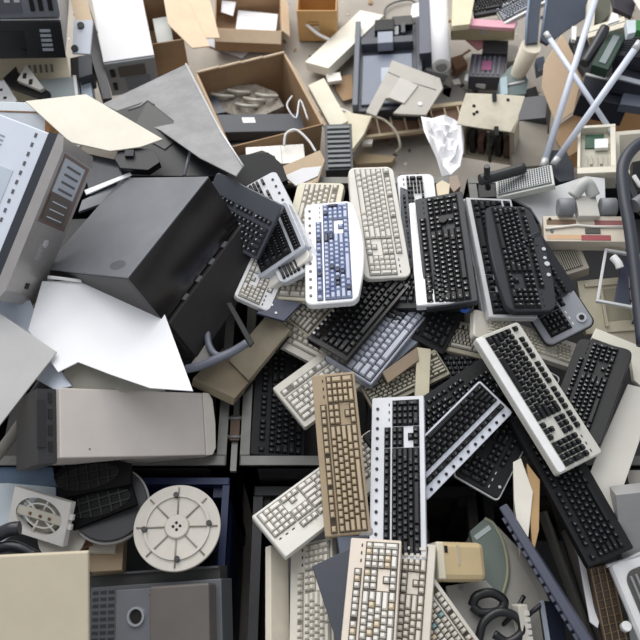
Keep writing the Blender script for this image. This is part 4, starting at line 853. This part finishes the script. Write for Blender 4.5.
plate('plastic_bag', 'dark folded bag at the left inside the large carton', 'bag', [(200, 98), (216, 96), (226, 112), (206, 116)], .33, .03, mat((36, 42, 62), .3))
slab('media_deck', 'slate media player with a small white label inside the large carton', 'player', [(212, 114), (300, 114), (306, 130), (216, 133)], .36, .05, SLATE, size=(.42, .1), st=.3,
     parts=lambda r, L, W: sub('white_label', r, lambda b: b.box((-L*.18, W*.0, 0), (-L*.04, W*.3, .001), WHITE)))
slab('media_deck', 'black scrap drive below the slate media player', 'player', [(218, 138), (262, 136), (262, 150), (226, 156)], .33, .05, BLACK, size=(.2, .1), st=.3,
     parts=lambda r, L, W: sub('slot', r, lambda b: b.box((-L*.4, -W*.1, 0), (L*.4, W*.1, .001), DGREY)))
slab('plastic_box', 'yellowed white box at the front of the large carton', 'box', [(246, 147), (303, 144), (306, 162), (246, 166)], .42, .06, IVORY, size=(.24, .1), st=.3, parts=lambda r, L, W: sub('lid_line', r, lambda b: b.box((L*.1, -W/2, 0), (L*.11, W/2, .001), GREY)))
wire('cable', 'white cable loop over the yellowed white box', 'cable', [(284, 146, .44), (286, 134, .46), (296, 130, .46), (308, 140, .45), (316, 152, .44)], .005, WHITE)
wire('cable', 'second pale cable by the carton edge', 'cable', [(292, 96, .44), (287, 106, .44), (296, 118, .43), (300, 100, .43), (308, 120, .42)], .004, SILVER)
plate('plastic_scrap', 'dusty black wedge behind the leaning slate keyboard', 'scrap', [(236, 158), (262, 150), (275, 156), (280, 172), (240, 176)], .62, .03, BLACK)
plate('cardboard_flap', 'tan paper and card scraps behind the cream keyboard', 'cardboard', [(283, 166), (320, 150), (325, 160), (318, 182), (300, 186), (286, 182)], .66, .02, mat((206, 184, 156), .8), n=(0, -.2, 1))
plate('paper_sheet', 'crumpled white paper at the top left of the cream keyboard', 'paper', [(284, 176), (302, 168), (322, 166), (318, 176), (296, 186)], .74, .01, PAPER, n=(0, -.2, 1))

slab('foam_slab', 'long white slab lying slantwise on the concrete', 'slab', [(360, 12), (384, 13), (328, 70), (305, 60)], .10, .05, mat((240, 236, 222), .6), size=(.13, .45), st=.3, sz=.02)
slab('foam_slab', 'cream broken cover leaning behind the dark grille', 'cover', [(308, 86), (324, 77), (348, 122), (332, 128)], .25, .05, mat((232, 228, 208), .5), size=(.1, .25), st=.4)
plate('cardboard_piece', 'flat brown cardboard piece beside the slate printer body', 'cardboard', [(334, 78), (352, 74), (354, 98), (343, 101), (336, 90)], .03, .005, CARD)
def g30(r, L, W):
    sub('slats', r, lambda b: [b.box((-L*.4, -W*.46+k*W/9.6, 0), (L*.4, -W*.46+k*W/9.6+W*.05, .01), mat((128, 132, 134), .5)) for k in range(9)])
slab('vent_grille', 'dark ribbed grille standing behind the ivory keyboard', 'grille', [(324, 125), (352, 123), (353, 170), (326, 170)], .50, .48, mat((84, 88, 90), .5), size=(.11, .2), st=.3, parts=g30)
# slate printer body
def pb(r, L, W):
    sub('paper_tray', r, lambda b: b.box((-L*.38, -W*.45, 0), (L*.36, W*.12, .012), mat((112, 120, 138), .4)), bev=.003)
    sub('side_rail', r, lambda b: b.box((-L*.5, -W*.5, 0), (-L*.42, W*.5, .04), G), bev=.003); sub('side_rail', r, lambda b: b.box((L*.42, -W*.5, 0), (L*.5, W*.5, .04), GD), bev=.003)
    sub('carriage', r, lambda b: b.box((-L*.4, W*.18, 0), (L*.38, W*.26, .05), GD), bev=.003)
    sub('carriage_block', r, lambda b: b.box((-L*.15, W*.14, .02), (L*.08, W*.28, .07), mat((136, 144, 158), .4)), bev=.003)
    sub('gear_block', r, lambda b: b.box((-L*.2, W*.32, 0), (L*.1, W*.46, .06), BLACK), bev=.004)
    sub('mechanism', r, lambda b: [b.box((L*(.0+.1*k), W*.30, 0), (L*(.06+.1*k), W*.42, .03+.01*k), (WHITE, GREY, SLATE)[k]) for k in range(3)])
    sub('label', r, lambda b: b.box((-L*.1, -W*.2, .012), (L*.06, -W*.04, .013), mat((176, 184, 198), .5)))
slab('printer', 'slate blue printer body with open mechanism, on the concrete', 'printer', [(357, 28), (420, 24), (424, 108), (352, 112)], .14, .12, GD, size=(.34, .42), st=.2, parts=pb)
slab('printer_part', 'black roller housing above the slate printer body', 'printer', [(392, 16), (412, 15), (413, 24), (393, 26)], .18, .05, RUBBER, size=(.1, .05))
slab('printer_part', 'tall slate column beside the white paper roll', 'column', [(420, -4), (431, -6), (434, 52), (418, 54)], .26, .1, mat((78, 84, 100), .45), size=(.07, .3), st=.3)
M, (L, W, _) = fit((.09, .40, .08), quad([(430, -14), (447, -14), (452, 58), (432, 60)]), .32, st=.2, ss=.3)
pr = thing('paper_roll', 'long white paper roll beside the slate column', 'roll', M)
sub('roll', pr, lambda b: b.tube([(0, -W/2, -L/2), (0, W/2, -L/2)], L/2, PAPER, 20))
sub('core', pr, lambda b: b.tube([(0, -W/2-.012, -L/2), (0, -W/2+.01, -L/2)], L*.3, GREY, 16))
slab('printer_part', 'grey and black foot under the white paper roll', 'foot', [(424, 56), (446, 62), (450, 76), (426, 70)], .12, .05, mat((170, 172, 176), .4), size=(.12, .06), parts=lambda r, L, W: sub('knob', r, lambda b: b.cyl((L*.2, -W*.1), .012, 0, .02, RUBBER, 14)))
# beige L-shaped lid
plate('printer_cover', 'beige grey printer lid with a square cut-out', 'lid', [(392, 60), (440, 78), (443, 88), (426, 115), (400, 114), (393, 113), (404, 102), (386, 98), (376, 116), (366, 112), (388, 70)], .24, .015, mat((188, 184, 176), .45), n=(0, -.15, 1),
      parts=lambda r, f: (sub('tray', r, lambda b: b.poly([tuple(f(u, v).xy) for u, v in ((388, 98), (404, 104), (418, 86), (400, 78))], 0, .006, mat((204, 200, 194), .45))),
                          sub('seam', r, lambda b: b.tube([f(388, 72), f(410, 82), (f(436, 90))], .002, DGREY, 5)),
                          sub('button', r, lambda b: b.cyl((f(420, 104).x, f(420, 104).y), .010, 0, .004, WHITE, 12))))
# beige slatted shelf
def sh(r, L, W):
    m = mat((196, 180, 150), .5, dirt=.3)
    sub('rail', r, lambda b: b.box((-L/2, W*.36, 0), (L/2, W/2, .02), m)); sub('rail', r, lambda b: b.box((-L/2, -W/2, 0), (L/2, -W*.40, .02), m))
    for k in range(9): sub('slat', r, lambda b: b.box((-L*.45+k*L*.112, -W*.4, .002), (-L*.45+k*L*.112+.007, W*.36, .016), m))
slab('plastic_rack', 'beige slatted rack on the concrete before the printer lid', 'rack', [(340, 118), (462, 104), (468, 128), (346, 143)], .10, .012, mat((120, 92, 76), .7, dirt=.5), size=(.55, .14), st=.2, parts=sh)
for lab, px, m, z, t in (('broken cream corner at the left end of the slatted rack', [(330, 120), (346, 112), (372, 116), (364, 134), (352, 150), (336, 158)], mat((222, 214, 190), .6), .16, .03),
                    ('dusty tan lump row in front of the slatted rack', [(352, 158), (364, 153), (396, 156), (392, 162), (356, 164)], mat((176, 158, 128), .8), .04, .04),
                    ('small cream fragment by the cardboard piece', [(326, 74), (340, 72), (342, 80), (328, 82)], IVORY, .08, .02),
                    ('pale fragment beside the slatted rack corner', [(362, 136), (374, 134), (372, 144), (362, 144)], IVORY, .10, .02)):
    plate('plastic_scrap', lab, 'scrap', px, z, t, m)
wire('cable', 'pale cable curving over the slatted rack', 'cable', [(370, 116, .14), (384, 120, .16), (396, 132, .14), (400, 146, .10), (396, 152, .06)], .006, mat((206, 198, 180), .5))
# crumpled paper
rnd = random.Random(4)
def crumple(label, px, z):
    c = (sum(p[0] for p in px)/len(px), sum(p[1] for p in px)/len(px)); W_ = [P(u, v, z) for u, v in px]; c3 = sum(W_, Vector())/len(W_)
    mb = MB(); i = mb.mi(PAPER); n = len(W_); rings = []
    for k in range(6):
        s_ = 1-k/6; rings.append([mb.bm.verts.new((q-c3)*s_+Vector((0, 0, rnd.uniform(-.012, .03)+.03*(1-s_)))) for q in W_])
    ce = mb.bm.verts.new((0, 0, .03))
    for a, b in zip(rings, rings[1:]):
        for k in range(n): mb.bm.faces.new((a[k], a[(k+1) % n], b[(k+1) % n], b[k])).material_index = i
    for k in range(n): mb.bm.faces.new((rings[-1][k], rings[-1][(k+1) % n], ce)).material_index = i
    o = mb.build('crumpled_paper'); o.location = c3
    md = o.modifiers.new('thick', 'SOLIDIFY'); md.thickness = .003
    tag(o, label, 'paper')
crumple('crumpled white paper hanging behind the charcoal keyboard', [(421, 116), (432, 117), (443, 116), (454, 120), (463, 126), (464, 140), (462, 156), (459, 170), (450, 178), (442, 176), (436, 160), (430, 144), (424, 130)], .42)
# beige box with hinged lid
M, (L, W, H) = fit((.26, .14, .18), quad([(461, 108), (521, 118), (513, 133), (459, 124)])+[((-.5, -.5, -1), (462, 158)), ((.5, -.5, -1), (514, 165))], .42, st=.4, ss=.4, sz=.08)
hb = thing('equipment_case', 'open beige metal box with raised lid and dark inside, behind the vent', 'case', M)
m_ = mat((206, 198, 180), .5, dirt=.4)
sub('shell', hb, lambda b: [b.box((-L/2, W/2-.005, -H), (L/2, W/2, 0), m_), b.box((-L/2, -W/2, -H), (-L/2+.02, W/2, 0), m_), b.box((L/2-.02, -W/2, -H), (L/2, W/2, 0), m_), b.box((-L/2, -W/2, -H), (L/2, W/2, -H+.02), m_)])
sub('inner_parts', hb, lambda b: [b.box((-L*.35+k*L*.16, -W*.3, -H*.9), (-L*.35+k*L*.16+L*.1, W*.3, -H*(.4+.1*(k % 3))), (PIT, mat((96, 66, 58), .7), DGREY)[k % 3]) for k in range(5)])
sub('cross_bar', hb, lambda b: b.box((L*.02, -W/2-.004, -H), (L*.07, -W/2+.004, -.02), RUBBER))
plate('hinged_cover', 'speckled beige lid standing on the open beige metal box', 'lid', [(466, 93), (497, 94), (525, 96), (518, 118), (511, 132), (480, 128), (457, 124), (461, 108)], .50, .008, mat((226, 218, 198), .5, dirt=.35, scale=20), n=(0, -.35, 1),
      parts=lambda r, f: [sub('catch', r, lambda b: b.box((f(u, v).x-.008, f(u, v).y-.02, 0), (f(u, v).x+.008, f(u, v).y+.015, .012), RUBBER)) for u, v in ((494, 97), (496, 131))]+
      [sub('hole', r, lambda b: b.cyl((f(u, v).x, f(u, v).y), .007, 0, .001, PIT, 10)) for u, v in ((474, 106), (477, 112), (474, 114), (508, 100))])
plate('metal_sheet', 'dusty grey panel leaning right of the open beige box', 'panel', [(511, 122), (530, 120), (548, 122), (546, 165), (512, 168)], .30, .02, mat((150, 144, 134), .6, dirt=.5), n=(0, -.2, 1))
slab('plastic_box', 'dark grey box above the dusty grey panel', 'box', [(522, 98), (548, 94), (546, 118), (518, 120)], .34, .1, mat((66, 68, 74), .5), size=(.14, .12), st=.3)
# pink cloth tray
def tr(r, L, W):
    m = mat((206, 196, 164), .5)
    sub('front_wall', r, lambda b: b.box((-L/2, -W/2, 0), (L/2, -W/2+.01, .07), m), bev=.003)
    sub('end_wall', r, lambda b: b.box((-L/2, -W/2, 0), (-L/2+.01, W/2, .07), m), bev=.003); sub('end_wall', r, lambda b: b.box((L/2-.01, -W/2, 0), (L/2, W/2, .07), m), bev=.003)
    sub('lock', r, lambda b: b.cyl((0, 0), .011, 0, .008, SILVER, 14, M=Matrix.Translation((0, -W/2, .035))@Matrix.Rotation(math.pi/2, 4, 'X')))
slab('drawer', 'olive beige drawer with a small lock under the pink cloth', 'drawer', [(452, 20), (517, 18), (513, 38), (452, 36)], .20, .02, mat((200, 190, 158), .5), size=(.36, .14), st=.3, parts=tr)
plate('cloth', 'pink cloth spilling out of the olive beige drawer', 'cloth', [(462, 18), (500, 20), (518, 22), (514, 28), (494, 27), (468, 25)], .29, .02, mat((232, 176, 190), .9))
plate('cloth', 'dusky pink cloth corner hanging below the drawer', 'cloth', [(464, 38), (492, 38), (486, 46), (478, 50)], .16, .01, mat((200, 140, 146), .9), n=(0, -.3, 1))
plate('cardboard_piece', 'cream cardboard side standing at the left of the drawer', 'cardboard', [(453, -10), (476, -10), (470, 24), (452, 26)], .32, .03, mat((232, 220, 190), .7))
def dk(r, L, W):
    sub('stripes', r, lambda b: [b.box((-L*.4+k*L*.14, -W*.4, 0), (-L*.4+k*L*.14+L*.05, W*.4, .004), mat((92, 92, 106), .4)) for k in range(6)])
    sub('magenta_label', r, lambda b: b.box((-L*.15, -W*.25, .004), (L*.12, W*.15, .006), mat((132, 62, 104), .5)))
slab('disc_drive', 'dark striped unit with a magenta patch below the drawer', 'drive', [(472, 54), (506, 54), (504, 78), (468, 76)], .16, .08, mat((58, 58, 68), .4), size=(.18, .16), st=.3, parts=dk)
slab('disc_drive', 'black ribbed unit just behind the magenta-patched one', 'drive', [(484, 40), (508, 40), (508, 54), (482, 52)], .18, .06, mat((42, 43, 48), .5), size=(.14, .1), st=.3)
slab('drive_faceplate', 'silver front plate of a drive lying before the magenta-patched unit', 'plate', [(466, 73), (488, 78), (486, 85), (464, 80)], .12, .03, SILVER, size=(.12, .05), st=.3, parts=lambda r, L, W: sub('knob', r, lambda b: b.cyl((L*.05, 0), .006, 0, .006, PIT, 10)), bev=.006)
plate('cardboard_scrap', 'grey dusty plate on the floor left of the open beige box', 'scrap', [(430, 92), (456, 86), (470, 90), (460, 106), (428, 112)], .05, .01, mat((128, 124, 120), .7))
plate('plastic_scrap', 'green grey bent housing behind the speckled lid', 'scrap', [(500, 78), (512, 65), (524, 70), (528, 80), (526, 94), (504, 96)], .24, .08, mat((108, 124, 124), .5),
      parts=lambda r, f: sub('white_edge', r, lambda b: b.tube([f(506, 86)+Vector((0, 0, .004)), f(524, 82)+Vector((0, 0, .004))], .005, WHITE)))
plate('plastic_scrap', 'pale blue upright strip beside the green grey housing', 'scrap', [(500, 78), (507, 76), (508, 94), (501, 95)], .27, .04, mat((164, 184, 192), .5))
# curved dark chair shells
for lab, px, z in (('dark curved chair shell with a pale rim, nearest the cream cone', [(530, -8), (543, -10), (540, 14), (538, 42), (526, 44), (527, 18)], .45),
                   ('larger dark curved chair shell behind the poles', [(548, -12), (592, -14), (590, 14), (566, 30), (548, 44), (541, 40), (544, 18)], .42)):
    plate('chair_shell', lab, 'chair', px, z, .02, mat((76, 84, 98), .45), n=(.1, -.3, 1), parts=lambda r, f: sub('rim', r, lambda b: b.tube([f(*px[0]), f(*px[-1]), f(*px[-2])], .006, mat((130, 146, 170), .4))))
M = Matrix.Translation(P(531, 46, .40))@Matrix.Rotation(math.radians(8), 4, 'Y')
co = MB(); co.cyl((0, 0), .022, -.34, 0, mat((222, 214, 196), .6), 20, r1=.045); o = co.build('lamp_cone'); o.matrix_world = M; tag(o, 'cream cone standing upside down left of the pale carton flap', 'cone')

# right carton with black equipment
plate('cardboard_flap', 'broad pale carton flap standing behind the crossing tubes', 'cardboard', [(562, 34), (578, 62), (590, 100), (556, 124), (542, 88), (544, 64)], .45, .006, mat((222, 196, 166), .85, var=.06), n=(0, -.5, 1))
carton('big brown carton under the black equipment at the right', [(584, 86), (664, 84), (670, 104), (592, 105)], .45, .36, (.42, .16), m_out=mat((196, 150, 104), .85), st=.2)
plate('cardboard_flap', 'brown carton edge below the broad pale flap', 'cardboard', [(560, 124), (590, 104), (594, 118), (580, 150), (566, 158), (556, 140)], .34, .01, CARD, n=(0, -.3, 1))
BK = mat((44, 46, 54), .3)
slab('media_deck', 'black box with bright side strip at the front of the big carton', 'player', [(585, 72), (632, 84), (628, 106), (580, 96)], .56, .10, BK, size=(.26, .16), st=.3, parts=lambda r, L, W: sub('bright_strip', r, lambda b: b.box((-L*.48, W*.35, 0), (L*.48, W*.46, .006), SILVER)))
slab('media_deck', 'black and silver deck at the right edge in the big carton', 'player', [(612, 62), (662, 74), (662, 92), (612, 78)], .62, .06, BK, size=(.28, .12), st=.3, parts=lambda r, L, W: sub('silver_strip', r, lambda b: b.box((-L*.5, -W*.5, 0), (L*.5, -W*.25, .008), mat((176, 180, 188), .3, .3)), bev=.003))
slab('media_deck', 'black deck lying over the silver-striped one', 'player', [(618, 30), (664, 34), (664, 60), (614, 54)], .66, .06, mat((36, 38, 46), .3), size=(.24, .2), st=.3, parts=lambda r, L, W: sub('vent', r, lambda b: [b.box((-L*.4, -W*.3+k*.02, 0), (L*.3, -W*.3+k*.02+.008, .002), CHAR) for k in range(6)]))
slab('cartridge', 'green-edged toner cartridge in the big carton, pale window on top', 'cartridge', [(611, 31), (626, 34), (608, 70), (592, 64)], .70, .04, mat((44, 66, 56), .4), size=(.10, .26), st=.3, parts=lambda r, L, W: sub('window', r, lambda b: b.box((-L*.2, -W*.4, 0), (L*.2, W*.38, .004), mat((140, 150, 152), .2))))
wire('roller', 'black roller leaning against the green-edged cartridge', 'roller', [(605, 28, .70), (595, 46, .68), (584, 64, .66)], .020, mat((48, 50, 56), .35))
slab('drive_faceplate', 'beige case front strip across the back of the big carton', 'strip', [(586, 28), (624, 16), (627, 26), (588, 38)], .66, .05, mat((214, 208, 188), .5), size=(.22, .06), st=.3, parts=lambda r, L, W: sub('seam', r, lambda b: b.box((-L/2, -.002, 0), (L/2, .001, .001), DGREY)))
plate('cover_sheet', 'upright cream strip behind the longest white tube', 'panel', [(588, 0), (596, -4), (594, 30), (586, 34)], .55, .03, CREAM)
plate('metal_sheet', 'dark brown-black panel in the top right corner', 'panel', [(610, -14), (640, -10), (632, 16), (614, 8)], .68, .02, mat((44, 40, 50), .4))
plate('paper_sheet', 'white torn sheet in the top right corner', 'paper', [(628, -10), (660, -12), (660, 18), (640, 10)], .72, .006, IVORY)
plate('plastic_scrap', 'white torn plastic on the beige case front strip', 'scrap', [(612, 12), (618, 14), (620, 20), (608, 24)], .74, .01, WHITE)
plate('plastic_scrap', 'white block beside a green strip at the right edge', 'scrap', [(626, 20), (636, 20), (636, 32), (628, 34)], .74, .03, mat((206, 216, 222), .5))
plate('plastic_scrap', 'green strip at the right edge by the white block', 'scrap', [(636, 20), (650, 20), (650, 32), (636, 30)], .74, .03, mat((58, 128, 70), .5))
plate('plastic_scrap', 'grey-blue clip block at the right end of the carton', 'scrap', [(624, 92), (648, 96), (648, 108), (620, 104)], .58, .04, mat((86, 92, 106), .4))
plate('plastic_scrap', 'dark scrap heap edge filling the top of the big carton', 'scrap', [(570, 38), (590, 34), (640, 30), (660, 90), (600, 96), (578, 62)], .50, .03, mat((30, 32, 38), .6))
plate('plastic_scrap', 'dark green-grey sack behind the cream strip', 'sack', [(594, -10), (612, -12), (610, 14), (600, 24), (590, 22)], .50, .05, mat((92, 92, 80), .7))
plate('plastic_scrap', 'black loose fan shroud between the tubes and the roller cartridge', 'scrap', [(552, 150), (566, 150), (574, 166), (574, 180), (560, 182), (550, 172)], .72, .04, mat((48, 54, 64), .5))
plate('plastic_scrap', 'white clip by the roller in the big carton', 'scrap', [(572, 26), (577, 26), (576, 40), (572, 39)], .52, .02, WHITE)

TUB = mat((212, 218, 232), .3, var=.03)
def pole(label, a, b_, r=.0135):
    q0, q1 = P(*a), P(*b_); c = (q0+q1)/2; d = (q1-q0).normalized()
    root = thing('fluorescent_tube', label, 'tube', Matrix.Translation(c))
    sub('glass_tube', root, lambda b: b.tube([q0-c, q1-c], r, TUB, 16))
    sub('end_cap', root, lambda b: b.tube([q0-c-d*.001, q0-c+d*.03], r*1.08, SILVER, 16)); sub('end_cap', root, lambda b: b.tube([q1-c-d*.03, q1-c+d*.001], r*1.08, SILVER, 16))
pole('longest white tube, running up past the top edge', (543, 167, .72), (600, -16, .95), .0115)
pole('thin white tube crossing in front of the longest one, end in view', (546, 33, .86), (613, 134, .80), .0095)
pole('white tube leaning from the right edge down to the vent', (640, 42, 1.0), (553, 165, .74), .0115)
# odds and ends at the back rim
slab('metal_box', 'small dark box inside the back corner of the right bin', 'box', [(478, 184), (496, 184), (496, 196), (480, 198)], .70, .1, BLACK, size=(.08, .08))
plate('plastic_scrap', 'small beige plug beside the light keyboard end', 'scrap', [(436, 184), (442, 180), (450, 184), (449, 194), (438, 196)], .80, .03, mat((222, 208, 180), .5))
plate('plastic_scrap', 'taupe knob next to the beige plug', 'scrap', [(450, 176), (458, 175), (461, 186), (454, 192), (449, 186)], .79, .03, mat((156, 140, 126), .5))

# small crumbs of plastic and dust swept over the concrete
rnd = random.Random(11); cols = [mat((214, 206, 186), .7), mat((120, 104, 88), .8), mat((70, 72, 78), .6), mat((236, 236, 236), .7), mat((160, 130, 96), .8)]
db = MB()
for k in range(420):
    x, y = rnd.uniform(-1.6, 1.9), rnd.uniform(2.05, 4.3); s_ = rnd.uniform(.003, .014); a = rnd.uniform(0, 3.1)
    Mx = Matrix.Translation((x, y, 0))@Matrix.Rotation(a, 4, 'Z'); db.box((-s_, -s_*rnd.uniform(.3, 1), 0), (s_, s_*.5, s_*rnd.uniform(.2, .8)), cols[rnd.randrange(5)], Mx)
tag(db.build('debris'), 'crumbs of broken plastic and dust scattered on the concrete', 'debris', kind='stuff')

plate('metal_sheet', 'tall dark panel along the left side of the white-topped tower', 'panel', [(84, -8), (94, 20), (112, 98), (103, 99), (86, 40)], .50, .03, mat((48, 48, 52), .5), n=(.2, 0, 1))
for lab, px, z, m in (('black motor block behind the large open carton', [(152, -8), (196, -10), (198, 6), (160, 8)], .10, mat((34, 36, 40), .5)),
                      ('crushed silver duct piece beside the slate column', [(412, 4), (420, 2), (421, 16), (410, 18)], .05, mat((190, 192, 196), .3, .4)),
                      ('black motor lump in front of the green grey housing', [(524, 90), (536, 86), (540, 98), (526, 100)], .20, mat((40, 40, 44), .5)),
                      ('small white chip beside the silver drive plate', [(452, 80), (459, 78), (461, 83), (454, 85)], .03, IVORY),
                      ('rusty brown lump near the paper roll foot', [(450, 58), (462, 54), (468, 64), (456, 70)], .06, mat((128, 96, 72), .8)),
                      ('dark cable connector on the floor by the silver drive plate', [(444, 84), (452, 88), (450, 98), (442, 94)], .05, mat((50, 52, 58), .5)),
                      ('grey shard between the drawer and the cream cone', [(506, 44), (518, 46), (520, 60), (508, 62)], .05, mat((140, 136, 130), .7)),
                      ('blue grey motor bracket at the foot of the chair shells', [(536, 58), (544, 56), (546, 68), (538, 72)], .30, mat((96, 106, 122), .5))):
    plate('plastic_scrap', lab, 'scrap', px, z, .04, m)
wire('cable', 'thin grey cable curling behind the black roller housing', 'cable', [(384, 18, .02), (386, 8, .02), (396, 2, .02), (410, 0, .02), (420, 6, .02)], .005, DGREY)
wire('cable', 'brown cable winding past the paper roll foot', 'cable', [(452, 74, .02), (460, 66, .02), (462, 56, .03), (470, 50, .03)], .006, mat((110, 86, 66), .7))
wire('cable', 'black cable on the concrete beside the drawer', 'cable', [(446, 108, .02), (452, 98, .02), (458, 90, .02), (464, 84, .02)], .006, RUBBER)
wire('cable', 'loose pale cable beneath the cream cone', 'cable', [(506, 72, .03), (514, 66, .04), (522, 70, .04), (528, 80, .04)], .005, SILVER)
wire('cable', 'pale cable snaking from the broken cream corner', 'cable', [(318, 112, .10), (326, 106, .12), (338, 108, .12), (352, 114, .13)], .006, IVORY)
